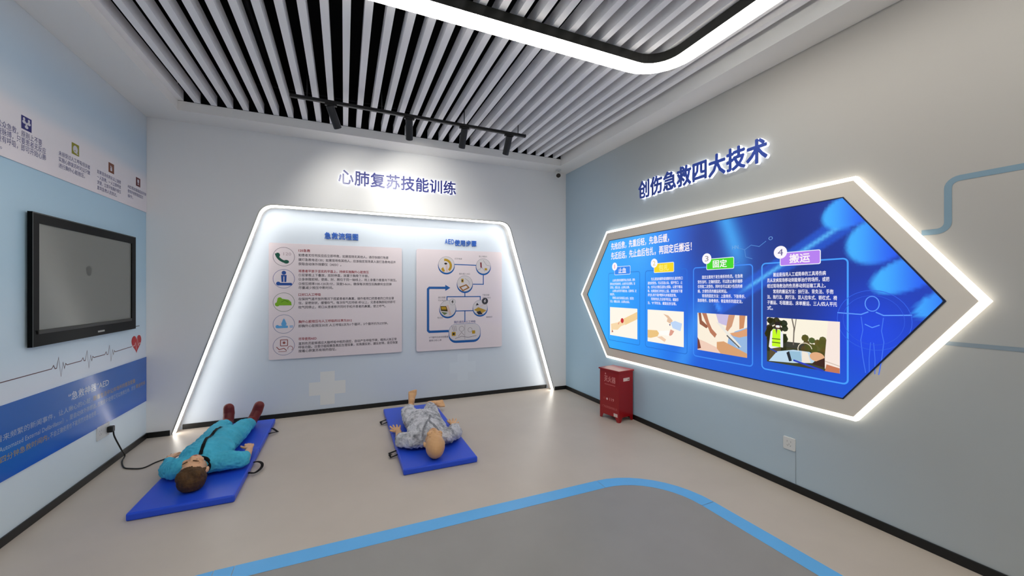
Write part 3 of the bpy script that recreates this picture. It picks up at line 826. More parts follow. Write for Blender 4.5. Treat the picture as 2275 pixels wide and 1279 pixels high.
def d6(p, a, b):
    p.line([(a, b - 0.11), (a, b + 0.11)], 0.004, (120, 110, 116), 4)
    p.poly(rrect(a - 0.2, b - 0.05, a - 0.14, b + 0.01, 0.01), GD, 4); p.disc(a - 0.17, b - 0.02, 0.016, DK, 5)
    for k in range(3): p.line([(a - 0.2 + 0.03 * k, b + 0.1), (a - 0.17 + 0.02 * k, b + 0.02)], 0.005, (110, 100, 106), 5)
    p.disc(a - 0.05, b + 0.05, 0.04, (130, 120, 126), 4); p.disc(a - 0.05, b + 0.05, 0.035, PW, 5); p.line([(a - 0.1, b - 0.06), (a - 0.05, b + 0.0), (a - 0.01, b - 0.05)], 0.005, (110, 100, 106), 5)
    p.disc(a + 0.08, b + 0.03, 0.035, (130, 120, 126), 4); p.disc(a + 0.08, b + 0.03, 0.03, PW, 5); p.poly(rrect(a + 0.11, b - 0.03, a + 0.16, b + 0.02, 0.01), GD, 4)
    p.line([(a - 0.15, b - 0.09), (a - 0.05, b - 0.06), (a + 0.05, b - 0.08), (a + 0.18, b - 0.06)], 0.006, (110, 100, 106), 5)
pic(1.367, 1.962, 0.124, d1); pic(1.934, 1.955, 0.12, d2); pic(1.645, 1.69, 0.124, d3); pic(1.387, 1.325, 0.126, d4); pic(1.884, 1.33, 0.12, d5)
pic(1.645, 0.975, 0.245, d6, ry=0.125, pill=True)
GR = (120, 116, 124)
for (t, a, b, h, w_, c) in (('打开电源', 1.49, 2.045, 0.026, 0.11, GR), ('贴上电极片', 1.865, 2.092, 0.026, 0.13, GR), ('插头插入AED', 1.555, 1.825, 0.026, 0.17, GR), ('建议除颤', 1.245, 1.477, 0.026, 0.11, GR), ('可以电击', 1.245, 1.435, 0.026, 0.11, GR),
                            ('不建议除颤', 1.92, 1.51, 0.026, 0.11, GR), ('不可以电击', 1.92, 1.468, 0.026, 0.13, GR), ('电击后', 1.235, 1.185, 0.026, 0.08, GR), ('继续复苏', 1.98, 1.175, 0.026, 0.1, GR),
                            ('胸外按压+人工呼吸', 1.48, 1.108, 0.038, 0.33, (50, 60, 130)), ('5个循环后自动除颤器', 1.115, 0.905, 0.028, 0.28, (90, 84, 100)), ('重新分析心率', 1.115, 0.86, 0.028, 0.18, (90, 84, 100))):
    p = Print(PREC, DBd); p.text(t, a, b, h, c, 2, width=w_, bold=0.006); p.build('caption', m_gloss, b2)

# ================================================================== HEXAGON LIGHT BOX
def hexa(y0, y1, ya, yb, z0, z1, zm):
    return [(-y0, zm), (-ya, z1), (-yb, z1), (-y1, zm), (-yb, z0), (-ya, z0)]
HO = hexa(4.912, 0.910, 4.299, 1.519, 0.690, 2.388, 1.537)
HM = hexa(4.880, 0.950, 4.288, 1.532, 0.716, 2.362, 1.537)
HI = hexa(4.750, 1.078, 4.237, 1.591, 0.825, 2.260, 1.534)
HJ = hexa(4.738, 1.090, 4.233, 1.596, 0.832, 2.253, 1.534)
hx = thing('hexagon_light_box', 'large blue backlit hexagon display with glowing white rim on the right wall', 'light box', (XR, 2.91, 0.69))
def hexring(name, A, B, d0, d1, mat, parent, segs=False):
    n = len(A)
    if segs:
        for i in range(n):
            j = (i + 1) % n
            v, f = prism(PRIGHT, [A[i], A[j], B[j], B[i]], d0, d1); mesh(name, v, f, mat, parent)
        return
    v = []
    for P, d in ((A, d0), (B, d0), (B, d1), (A, d1)): v += [PRIGHT(a, b, d) for a, b in P]
    f = []
    for r_ in range(4):
        r2 = (r_ + 1) % 4
        f += [(r_ * n + i, r_ * n + (i + 1) % n, r2 * n + (i + 1) % n, r2 * n + i) for i in range(n)]
    mesh(name, v, f, mat, parent)
prism_obj('backing', PRIGHT, HM, 0.001, 0.03, m_hexframe, hx)
hexring('led_strip', HO, HM, 0.002, 0.042, m_hexled, hx, segs=True)
hexring('frame', HM, HI, 0.031, 0.04, m_hexframe, hx)
hexring('inner_trim', HI, HJ, 0.031, 0.044, M('hex_trim_dark', (26, 34, 60), 0.4, 0.4), hx)
# backlit film: colours printed on a fine grid
def smooth(e0, e1, x):
    t = max(0, min(1, (x - e0) / (e1 - e0))); return t * t * (3 - 2 * t)
def mixc(a, b, t): return tuple(a[i] + (b[i] - a[i]) * t for i in range(3))
def filmcol(y, z):
    s = (4.75 - y) / 3.672; t = (z - 0.825) / 1.435
    st = [(0.0, (48, 178, 255)), (0.18, (44, 166, 255)), (0.36, (36, 140, 246)), (0.5, (30, 100, 222)), (0.62, (28, 72, 168)), (0.76, (24, 48, 132)), (1.0, (30, 60, 176))]
    for (p0, c0_), (p1, c1) in zip(st, st[1:]):
        if s <= p1: c = mixc(c0_, c1, (s - p0) / (p1 - p0)); break
    else: c = st[-1][1]
    c = mixc(c, (28, 96, 222), smooth(0.42, 0.05, t) * smooth(0.35, 0.6, s) * 0.8)          # brighter foot
    c = mixc(c, (30, 74, 235), math.exp(-((s - 0.9) ** 2) / 0.006 - ((t - 0.33) ** 2) / 0.05) * 0.9)
    c = mixc(c, (20, 50, 140), math.exp(-((s - 0.55) ** 2) / 0.006 - ((t - 0.9) ** 2) / 0.1) * 0.8)
    # pale diagonal smoke
    k = s - (0.60 + 0.05 * math.sin(t * 3.0)) ; c = mixc(c, (70, 178, 255), math.exp(-(k / 0.028) ** 2) * smooth(0.5, 0.85, t) * 0.8)
    k = s - (0.50 + 0.16 * (t - 0.2)); c = mixc(c, (70, 170, 255), math.exp(-(k / 0.03) ** 2) * smooth(0.62, 0.3, t) * 0.55)
    c = mixc(c, (86, 190, 255), math.exp(-((s - 0.3) / 0.07) ** 2) * smooth(0.45, 0.9, t) * 0.5)
    # glass tube
    dx, dy = 1.573 - 2.596, 2.079 - 1.437; L2 = dx * dx + dy * dy
    u = ((y - 2.596) * dx + (z - 1.437) * dy) / L2; dd = abs((y - 2.596) * dy - (z - 1.437) * dx) / math.sqrt(L2)
    if -0.02 < u < 1.0:
        c = mixc(c, (36, 100, 230), smooth(0.085, 0.06, dd) * 0.6); c = mixc(c, (96, 196, 255), math.exp(-((dd - 0.0) / 0.016) ** 2) * smooth(0.15, 0.35, u) * 0.9)
        c = mixc(c, (64, 150, 255), math.exp(-((u) / 0.02) ** 2) * smooth(0.06, 0.02, dd) * 0.9)
    # gloved finger tips
    for (fy, fz, ry, rz, rot) in ((1.55, 2.16, 0.19, 0.12, 0.35), (1.40, 1.93, 0.19, 0.155, 0.5), (1.25, 1.70, 0.21, 0.105, 0.45), (1.10, 1.52, 0.14, 0.07, 0.6)):
        py, pz = (y - fy), (z - fz); ca, sa = math.cos(rot), math.sin(rot)
        q = math.sqrt(((py * ca - pz * sa) / ry) ** 2 + ((py * sa + pz * ca) / rz) ** 2)
        tip = smooth(-0.15, 0.16, py)
        c = mixc(c, mixc((36, 84, 240), (66, 176, 255), tip), smooth(1.08, 0.86, q))
    return lin(c)
NX, NZ = 150, 72
v = []; cv = []
for j in range(NZ + 1):
    t = j / NZ; z = 0.832 + (2.253 - 0.832) * t
    k = abs(z - 1.534) / (0.702 if z < 1.534 else 0.719)
    ya = 4.738 + (4.233 - 4.738) * k; yb = 1.090 + (1.596 - 1.090) * k
    for i in range(NX + 1):
        y = ya + (yb - ya) * i / NX
        v.append(PRIGHT(-y, z, 0.0405)); cv.append(filmcol(y, z))
f = [(j * (NX + 1) + i, j * (NX + 1) + i + 1, (j + 1) * (NX + 1) + i + 1, (j + 1) * (NX + 1) + i) for j in range(NZ) for i in range(NX)]
film = mesh('backlit_film', v, f, m_film, hx)
at = film.data.color_attributes.new('Col', 'FLOAT_COLOR', 'POINT')
at.data.foreach_set('color', [x for c in cv for x in (*c, 1.0)])

DF = 0.0415
WH = (255, 255, 255)
for (t, z, h, wd) in (('先抢后救，先重后轻，先急后缓，', 2.128, 0.088, 1.0), ('先近后远，先止血后包扎，再固定后搬运！', 2.0, 0.092, 1.30)):
    p = Print(PRIGHT, DF); p.text(t, -4.20, z, h, (252, 240, 244), 0, width=wd, bold=0.022); p.build('slogan_line', m_lit, hx, kind='stuff')
panels = [
    (4.255, 3.655, 4.13, 3.822, (40, 134, 240), '止血', '1', 4.222, 3.698, (26, 116, 214),
     ['　　止血的主要目的是要尽快止住血流，避免', '因失血过多造成休克，止血的方法主要有，加', '压包扎，指压止血，止血带止血等。', '　　止血带止血可用于四肢出血，记录时间，定', '时松开。', '　　常用的止血方法有指压止血法、加压包', '扎法、填塞止血法、止血带止血法。']),
    (3.561, 2.958, 3.425, 3.13, (246, 216, 10), '包扎', '2', 3.525, 3.0, (24, 108, 214),
     ['　　包扎是指用绷带或者敷料包扎盖住伤口', '避免再受伤。可以压迫止血、保护伤口、止', '血，也可以分散压迫防止感染，以便于搬运', '等。如果是创口的包扎上面，请您按如下要', '求包扎用于保护敷料与夹板固定等。', '　　常用的包扎方法有环形法、螺旋形', '法、“8”字形法、螺旋反折法等。']),
    (2.877, 2.258, 2.725, 2.431, (60, 214, 24), '固定', '3', 2.828, 2.307, (58, 138, 244),
     ['　　固定主要用于发生骨折的伤员。在急救', '受伤当时，正确的固定，可以防止骨折端移', '位导致二次受伤，同时也可以减少伤员的疼', '痛，方便伤员的搬运和转运。', '　　常用的固定方法：上肢骨折、下肢骨折、', '肢部骨折、肋骨骨折、骨盆骨折的固定法。']),
    (2.175, 1.565, 2.028, 1.733, (182, 128, 240), '搬运', '4', 2.133, 1.612, (70, 160, 255),
     ['　　搬运是指用人工或简单的工具将伤病', '员从发病现场移动到能够治疗的场所，或把', '经过现场救治的伤员移动到运输工具上。', '　　常用的搬运方法：扶行法、背负法、手抱', '法、拖行法、爬行法、双人拉车式、轿杠式、椅', '子搬运、毛毯搬运、床单搬运、三人/四人平托', '式。'])]
SKN, SK2, CRM = (244, 208, 150), (206, 150, 110), (255, 246, 232)
def ph1(p, a0, a1, z0, z1):
    X = lambda u: a0 + (a1 - a0) * u
    Z = lambda w_: z0 + (z1 - z0) * w_
    p.rect(a0, z0, a1, z1, CRM, 1)
    p.poly([(X(0.5), Z(0.62)), (X(1), Z(0.9)), (X(1), Z(0.66)), (X(0.58), Z(0.42))], SKN, 2)
    p.poly([(X(0.06), Z(0.12)), (X(0.04), Z(0.40)), (X(0.3), Z(0.48)), (X(0.5), Z(0.62)), (X(0.6), Z(0.45)), (X(0.42), Z(0.36)), (X(0.3), Z(0.22)), (X(0.1), Z(0.2))], (246, 216, 170), 3)
    p.poly(circ(X(0.47), Z(0.56), 0.03, 14, 0.032), (200, 36, 46), 4); p.poly([(X(0.3), Z(0.42)), (X(0.37), Z(0.52)), (X(0.35), Z(0.42))], (230, 140, 120), 4); p.poly([(X(0.06), Z(0.1)), (X(0.1), Z(0.2)), (X(0.13), Z(0.12))], (170, 90, 80), 4)
def ph2(p, a0, a1, z0, z1):
    X = lambda u: a0 + (a1 - a0) * u
    Z = lambda w_: z0 + (z1 - z0) * w_
    p.rect(a0, z0, a1, z1, CRM, 1)
    p.poly([(X(0), Z(0.12)), (X(0), Z(0.36)), (X(0.28), Z(0.38)), (X(0.34), Z(0.3)), (X(0.3), Z(0.2)), (X(0.1), Z(0.12))], (236, 196, 128), 2)
    p.poly([(X(0.28), Z(0.18)), (X(0.42), Z(0.22)), (X(0.54), Z(0.14)), (X(0.5), Z(0.06))], (240, 206, 176), 2); p.poly([(X(0.32), Z(0.36)), (X(0.6), Z(0.42)), (X(0.68), Z(0.34)), (X(0.6), Z(0.26)), (X(0.36), Z(0.26))], (255, 252, 246), 3)
    p.poly([(X(0.62), Z(0.3)), (X(0.66), Z(0.46)), (X(0.76), Z(0.42)), (X(0.7), Z(0.3)), (X(0.64), Z(0.26))], (222, 160, 140), 4)
    p.poly([(X(0.46), Z(0.9)), (X(0.6), Z(0.86)), (X(0.72), Z(0.72)), (X(0.66), Z(0.62)), (X(0.56), Z(0.68)), (X(0.58), Z(0.78))], (226, 190, 160), 3)
    p.poly([(X(0.66), Z(0.66)), (X(0.78), Z(0.72)), (X(0.96), Z(0.66)), (X(0.92), Z(0.44)), (X(0.72), Z(0.5))], (190, 214, 246), 4); p.poly([(X(0.62), Z(0.6)), (X(0.66), Z(0.62)), (X(0.65), Z(0.55))], (70, 70, 130), 5)
def ph3(p, a0, a1, z0, z1):
    X = lambda u: a0 + (a1 - a0) * u
    Z = lambda w_: z0 + (z1 - z0) * w_
    p.rect(a0, z0, a1, z1, (250, 238, 218), 1)
    p.poly([(X(0.4), Z(1)), (X(0.66), Z(1)), (X(0.62), Z(0.72)), (X(0.46), Z(0.76))], (200, 190, 226), 2); p.poly([(X(0.6), Z(0.0)), (X(1), Z(0.0)), (X(1), Z(0.72)), (X(0.78), Z(0.6)), (X(0.66), Z(0.46))], (150, 184, 224), 2)
    p.poly([(X(0.4), Z(0.8)), (X(0.5), Z(0.76)), (X(0.9), Z(0.24)), (X(0.82), Z(0.22))], (236, 232, 222), 3); p.line([(X(0.62), Z(0.48)), (X(0.86), Z(0.22))], 0.012, (90, 90, 90), 4)
    p.poly([(X(0.02), Z(1)), (X(0.05), Z(0.7)), (X(0.2), Z(0.6)), (X(0.24), Z(0.66)), (X(0.1), Z(0.8)), (X(0.08), Z(1))], (150, 90, 66), 4)
    p.poly([(X(0.1), Z(1)), (X(0.2), Z(0.72)), (X(0.28), Z(0.5)), (X(0.38), Z(0.38)), (X(0.42), Z(0.48)), (X(0.32), Z(0.6)), (X(0.26), Z(0.76)), (X(0.2), Z(1))], (186, 120, 90), 5)
    p.poly([(X(0.66), Z(1)), (X(0.78), Z(1)), (X(0.72), Z(0.72)), (X(0.64), Z(0.58)), (X(0.6), Z(0.62))], (206, 150, 116), 4); p.poly([(X(0.86), Z(1)), (X(0.97), Z(1)), (X(0.94), Z(0.7)), (X(0.86), Z(0.66))], (206, 140, 96), 4)
    p.poly([(X(0.68), Z(0.54)), (X(0.84), Z(0.6)), (X(1), Z(0.7)), (X(1), Z(0.52)), (X(0.86), Z(0.46)), (X(0.74), Z(0.48))], (222, 160, 116), 5)
    p.poly([(X(0), Z(0)), (X(0), Z(0.3)), (X(0.18), Z(0.24)), (X(0.46), Z(0.12)), (X(0.5), Z(0))], (240, 206, 186), 4); p.poly([(X(0), Z(0.34)), (X(0.04), Z(0.26)), (X(0.08), Z(0.06)), (X(0), Z(0.02))], (120, 60, 46), 5)
    p.poly([(X(0.42), Z(0.28)), (X(0.56), Z(0.32)), (X(0.8), Z(0.2)), (X(1), Z(0.1)), (X(1), Z(0)), (X(0.5), Z(0)), (X(0.42), Z(0.12))], (216, 160, 112), 6)
def ph4(p, a0, a1, z0, z1):
    X = lambda u: a0 + (a1 - a0) * u
    Z = lambda w_: z0 + (z1 - z0) * w_
    p.rect(a0, z0, a1, z1, (250, 242, 222), 1)
    rnd = random.Random(4)
    for k in range(26): p.disc(X(0.02 + rnd.random() * 0.28), Z(0.5 + rnd.random() * 0.44), 0.02 + rnd.random() * 0.014, (34 + rnd.randrange(24), 36 + rnd.randrange(20), 22), 2, n=8)
    p.rect(X(0), Z(0.24), X(0.3), Z(0.66), (44, 46, 28), 2)
    for k in range(22): p.disc(X(0.55 + rnd.random() * 0.27), Z(0.36 + rnd.random() * 0.28), 0.02 + rnd.random() * 0.012, (70 + rnd.randrange(30), 76 + rnd.randrange(20), 40), 2, n=8)
    p.rect(X(0.3), Z(0.36), X(0.6), Z(0.5), (60, 60, 50), 2); p.rect(X(0), Z(0), X(0.84), Z(0.38), (62, 64, 36), 2)
    p.line([(X(0.4), Z(0.44)), (X(0.41), Z(0.8)), (X(0.38), Z(1))], 0.009, (110, 100, 90), 3); p.line([(X(0.41), Z(0.7)), (X(0.44), Z(1))], 0.006, (110, 100, 90), 3)
    p.poly([(X(0.04), Z(0.06)), (X(0.05), Z(0.4)), (X(0.22), Z(0.4)), (X(0.2), Z(0.06))], (90, 74, 44), 3)
    p.poly([(X(0.06), Z(0.68)), (X(0.1), Z(0.75)), (X(0.2), Z(0.75)), (X(0.25), Z(0.66)), (X(0.25), Z(0.36)), (X(0.2), Z(0.36)), (X(0.06), Z(0.3)), (X(0.03), Z(0.34))], (236, 236, 244), 4)
    p.poly([(X(0.09), Z(0.74)), (X(0.21), Z(0.74)), (X(0.21), Z(0.36)), (X(0.08), Z(0.36))], (196, 250, 20), 5); p.rect(X(0.08), Z(0.52), X(0.21), Z(0.54), (70, 90, 20), 6); p.rect(X(0.08), Z(0.44), X(0.21), Z(0.46), (70, 90, 20), 6); p.poly([(X(0.135), Z(0.75)), (X(0.165), Z(0.75)), (X(0.15), Z(0.62))], (90, 80, 80), 6)
    p.disc(X(0.17), Z(0.84), 0.024, (130, 90, 70), 5, 0.03); p.poly(circ(X(0.17), Z(0.865), 0.024, 16, 0.02), (28, 20, 18), 6); p.poly(rrect(X(0.142), Z(0.785), X(0.2), Z(0.835), 0.006), (240, 244, 248), 7)
    p.poly([(X(0.03), Z(0.02)), (X(0.16), Z(0.26)), (X(0.4), Z(0.34)), (X(0.62), Z(0.34)), (X(0.74), Z(0.24)), (X(0.66), Z(0.12)), (X(0.4), Z(0.06))], (190, 216, 236), 7)
    p.poly([(X(0.34), Z(0.3)), (X(0.5), Z(0.32)), (X(0.52), Z(0.12)), (X(0.36), Z(0.12))], (150, 190, 214), 8); p.poly([(X(0.3), Z(0.26)), (X(0.34), Z(0.3)), (X(0.38), Z(0.1)), (X(0.34), Z(0.08))], (30, 34, 44), 9)
    p.poly([(X(0.52), Z(0.34)), (X(0.6), Z(0.32)), (X(0.64), Z(0.12)), (X(0.52), Z(0.1))], (240, 230, 214), 9)
    p.disc(X(0.72), Z(0.26), 0.05, (226, 172, 130), 9, 0.035); p.poly([(X(0.7), Z(0.16)), (X(0.84), Z(0.28)), (X(0.84), Z(0.06)), (X(0.66), Z(0.1))], (60, 30, 20), 10)
    p.line(arc(X(0.56), Z(0.38), 0.05, 10, 200, 8), 0.006, (226, 214, 190), 10); p.line([(X(0.4), Z(0.12)), (X(0.6), Z(0.06)), (X(0.8), Z(0.0))], 0.014, (40, 60, 190), 11); p.line([(X(0.05), Z(0.3)), (X(0.16), Z(0.24))], 0.012, (40, 60, 160), 11)
    p.poly([(X(0.86), Z(1)), (X(1), Z(1)), (X(1), Z(0.0)), (X(0.82), Z(0.05)), (X(0.82), Z(0.3))], (248, 232, 222), 12); p.poly([(X(0.82), Z(0.0)), (X(0.84), Z(0.14)), (X(1), Z(0.1)), (X(1), Z(0))], (196, 120, 86), 13)
    p.line([(X(0.82), Z(0.2)), (X(1), Z(0.14))], 0.006, (210, 190, 176), 13)
photos = [ph1, ph2, ph3, ph4]
for i, (yl, yr, tl, tr_, tcol, tname, num, pl_, pr_, bcol, lines) in enumerate(panels):
    e = thing('info_panel', None, None, PRIGHT(-(yl + yr) / 2, 0.935, DF), parent=hx)
    p = Print(PRIGHT, DF); p.line(rrect(-yl, 0.935, -yr, 1.822, 0.03), 0.011 if i > 1 else 0.007, bcol, 0, closed=True); p.build('border', m_lit, e)
    p = Print(PRIGHT, DF)
    p.poly(rrect(-tl, 1.793, -tr_, 1.902, 0.014), (236, 240, 250), 1); p.poly(rrect(-tl + 0.006, 1.799, -tr_ - 0.006, 1.896, 0.01), tcol, 2)
    p.text(tname, -(tl + tr_) / 2, 1.812, 0.07, (252, 244, 248) if i != 1 else (250, 240, 130), 3, width=0.15, bold=0.022, center=True)
    p.disc(-tl + 0.004, 1.905, 0.052, (250, 246, 252), 4); p.text(num, -tl + 0.004, 1.872, 0.07, [(240, 170, 190), (226, 200, 120), (150, 140, 150), (96, 86, 140)][i], 5, width=(0.02 if i == 0 else 0.042), center=True)
    p.build('number_tag', m_lit, e)
    paragraph(PRIGHT, DF, -pl_ + 0.002, 1.708, 0.033, 0.0457, lines, (250, 246, 255), pl_ - pr_ - 0.004, m_lit, e, bold=0.014)
    p = Print(PRIGHT, DF); photos[i](p, -pl_, -pr_, 1.002, 1.372); p.build('photo', m_lit, e)
# line figure of a body with rings, and molecule sketch
p = Print(PRIGHT, DF); bc = (92, 150, 250); a0, z0 = -1.428, 1.497
p.line(circ(a0, z0 + 0.01, 0.038, 20, 0.05), 0.006, bc, 1, closed=True)
p.line([(a0 - 0.2, z0 - 0.06), (a0 - 0.06, z0 - 0.065), (a0 - 0.02, z0 - 0.045)], 0.008, bc, 1); p.line([(a0 + 0.02, z0 - 0.045), (a0 + 0.06, z0 - 0.065), (a0 + 0.2, z0 - 0.055)], 0.008, bc, 1)
for s_ in (-1, 1):
    p.line([(a0 + s_ * 0.06, z0 - 0.08), (a0 + s_ * 0.05, z0 - 0.17), (a0 + s_ * 0.062, z0 - 0.24), (a0 + s_ * 0.05, z0 - 0.36), (a0 + s_ * 0.035, z0 - 0.46)], 0.005, (66, 116, 240), 1)
    p.line([(a0 + s_ * 0.008, z0 - 0.25), (a0 + s_ * 0.016, z0 - 0.36), (a0 + s_ * 0.015, z0 - 0.46)], 0.004, (66, 116, 240), 1)
p.line([(a0 - 0.04, z0 - 0.13), (a0, z0 - 0.15), (a0 + 0.04, z0 - 0.13)], 0.006, bc, 1)
p.line(circ(a0, z0 - 0.1, 0.2, 40), 0.004, (50, 96, 226), 1, closed=True); p.line(circ(a0, z0 - 0.1, 0.165, 36), 0.003, (50, 90, 220), 1, closed=True)
p.build('body_figure', m_lit, hx)
p = Print(PRIGHT, DF); mc = (84, 140, 210)
p.line([(-2.40, 1.98), (-2.33, 1.955), (-2.27, 1.99), (-2.2, 1.97), (-2.14, 2.01)], 0.005, mc, 1); p.line([(-2.33, 1.955), (-2.32, 1.89), (-2.26, 1.87)], 0.005, mc, 1); p.line([(-2.50, 1.86), (-2.44, 1.83), (-2.38, 1.85)], 0.005, mc, 1)
p.text('HN', -2.45, 1.965, 0.045, (120, 170, 226), 1, width=0.06); p.text('O', -2.12, 2.01, 0.04, (120, 170, 226), 1, width=0.035)
p.build('molecule_sketch', m_lit, hx)

# ================================================================== FIRE EXTINGUISHER CABINET
fx = Vector((2.978, 4.07, 0)); fu = Vector((0.048, -0.31, 0)).normalized(); fn = Vector((-fu.y * -1, fu.x * -1, 0))
fn = Vector((fu.y, -fu.x, 0))                 # out of the front face, towards the room
WF, DFc, HF = 0.314, 0.245, 0.605
fc = thing('fire_cabinet', 'red metal fire extinguisher cabinet on four feet under the hexagon light box', 'cabinet', tuple(fx + fu * WF / 2 - fn * DFc / 2))
PF = Plane(fx, fu, fn)
PS = Plane(fx + fu * WF, -fn, fu)             # right hand side, facing the viewer
def fpr(name, poly, d0, d1, mat=m_red, pl=PF, **k): return prism_obj(name, pl, poly, d0, d1, mat, fc, **k)
front = [(0, 0), (0.035, 0), (0.06, 0.055), (WF - 0.06, 0.055), (WF - 0.035, 0), (WF, 0), (WF, HF), (0, HF)]
fpr('front_panel', front, -0.004, 0.0)
fpr('back_panel', front, -DFc, -DFc + 0.004)
side = [(0.004, 0), (0.035, 0), (0.06, 0.055), (DFc - 0.06, 0.055), (DFc - 0.035, 0), (DFc - 0.004, 0), (DFc - 0.004, HF), (0.004, HF)]
fpr('side_panel', side, -0.004, 0.0, pl=PS)
fpr('side_panel', [(a, b) for a, b in side], -WF, -WF + 0.004, pl=PS)
fpr('bottom_panel', [(0.004, 0.06), (WF - 0.004, 0.06), (WF - 0.004, 0.064), (0.004, 0.064)], -DFc + 0.004, -0.004)
lid = fpr('lid', [(-0.012, HF), (WF + 0.012, HF), (WF + 0.012, HF + 0.018), (-0.012, HF + 0.018)], -DFc - 0.008, 0.014, bevel=0.003)
PKt = (226, 150, 146)
def fp(name, fn_):
    p = Print(PF, 0.0006); fn_(p); p.build(name, m_print, fc, kind='stuff' if 'text' in name else None)
fp('title_text', lambda p: p.text('灭火器', 0.075, 0.46, 0.075, PKt, 0, width=0.185, bold=0.006))
fp('rule_line', lambda p: p.rect(0.08, 0.425, 0.255, 0.437, (190, 90, 90)))
fp('emblem', lambda p: p.poly([(0.085, 0.555), (0.095, 0.575), (0.105, 0.555), (0.095, 0.545)], PKt))
fp('alarm_text', lambda p: p.text('火警', 0.055, 0.237, 0.03, (196, 80, 72), 0, width=0.04))
fp('alarm_dot', lambda p: p.disc(0.122, 0.25, 0.014, (232, 190, 190)))
fp('number_text', lambda p: p.text('119', 0.165, 0.232, 0.046, PKt, 0, width=0.07, bold=0.006))
fp('maker_text', lambda p: p.text('广东省消防器材有限公司', 0.045, 0.135, 0.03, (206, 110, 106), 0, width=0.24))
p = Print(PF, 0.0006); p.rect(0.23, 0.06, 0.292, 0.1, (214, 190, 184)); p.build('paper_label', m_print, fc)
p = Print(PS, 0.0006); p.rect(0.075, 0.49, 0.185, 0.53, (220, 196, 190)); p.rect(0.15, 0.503, 0.18, 0.513, (120, 60, 60), 1); p.build('side_label', m_print, fc)

# ================================================================== MATS
def mat_thing(x0, x1, y0, y1, seam, label, straps):
    r = thing('exercise_mat', label, 'mat', ((x0 + x1) / 2, (y0 + y1) / 2, 0), 'folding blue training mats')
    box('mat_panel', (x0, y0, 0.0), (x1, seam - 0.002, 0.055), m_mat, r, bevel=0.012)
    box('mat_panel', (x0, seam + 0.002, 0.0), (x1, y1, 0.055), m_mat, r, bevel=0.012)
    for (sx, sy, out, kind) in straps:
        s_ = 1 if out > 0 else -1
        if kind == 'tri': P = [(sx - s_ * 0.004, sy - 0.09, 0.03), (sx + s_ * 0.02, sy - 0.075, 0.03), (sx + out, sy + 0.0, 0.012), (sx + s_ * 0.02, sy + 0.075, 0.03), (sx - s_ * 0.004, sy + 0.09, 0.03)]
        elif kind == 'loop': P = catmull([(sx - s_ * 0.004, sy - 0.10, 0.03), (sx + out * 0.6, sy - 0.11, 0.025), (sx + out, sy - 0.04, 0.03), (sx + out * 0.95, sy + 0.03, 0.04), (sx + out * 0.5, sy + 0.09, 0.04), (sx - s_ * 0.004, sy + 0.12, 0.03)], 6)
        else: P = [(sx - s_ * 0.004, sy - 0.05, 0.03), (sx + out * 0.9, sy - 0.055, 0.014), (sx + out, sy - 0.02, 0.03), (sx + out * 0.75, sy + 0.02, 0.014), (sx + out, sy + 0.05, 0.012), (sx - s_ * 0.004, sy + 0.05, 0.03)]
        P = [Vector(p) for p in P]; v = []; n = len(P)
        for i, p in enumerate(P):           # flat webbing
            t = (P[min(i + 1, n - 1)] - P[max(i - 1, 0)]).normalized(); sd = t.cross(Vector((0, 0, 1))).normalized() * 0.011
            up = Vector((0, 0, 0.0022))
            v += [p - sd - up, p + sd - up, p + sd + up, p - sd + up]
        f = [(i * 4 + k, i * 4 + (k + 1) % 4, i * 4 + 4 + (k + 1) % 4, i * 4 + 4 + k) for i in range(n - 1) for k in range(4)] + [(0, 1, 2, 3), (n * 4 - 1, n * 4 - 2, n * 4 - 3, n * 4 - 4)]
        mesh('strap_handle', v, f, m_strap, r)
    return r
mat_thing(-1.385, -0.757, 3.51, 5.415, 4.46, 'blue vinyl training mat under the teal dressed manikin', [(-0.757, 5.03, 0.075, 'tri'), (-0.757, 4.06, 0.085, 'loop')])
mat_thing(0.468, 1.138, 3.43, 5.29, 4.36, 'blue vinyl training mat under the bald manikin in grey', [(0.468, 4.86, -0.07, 'zig'), (0.468, 3.88, -0.07, 'zig')])

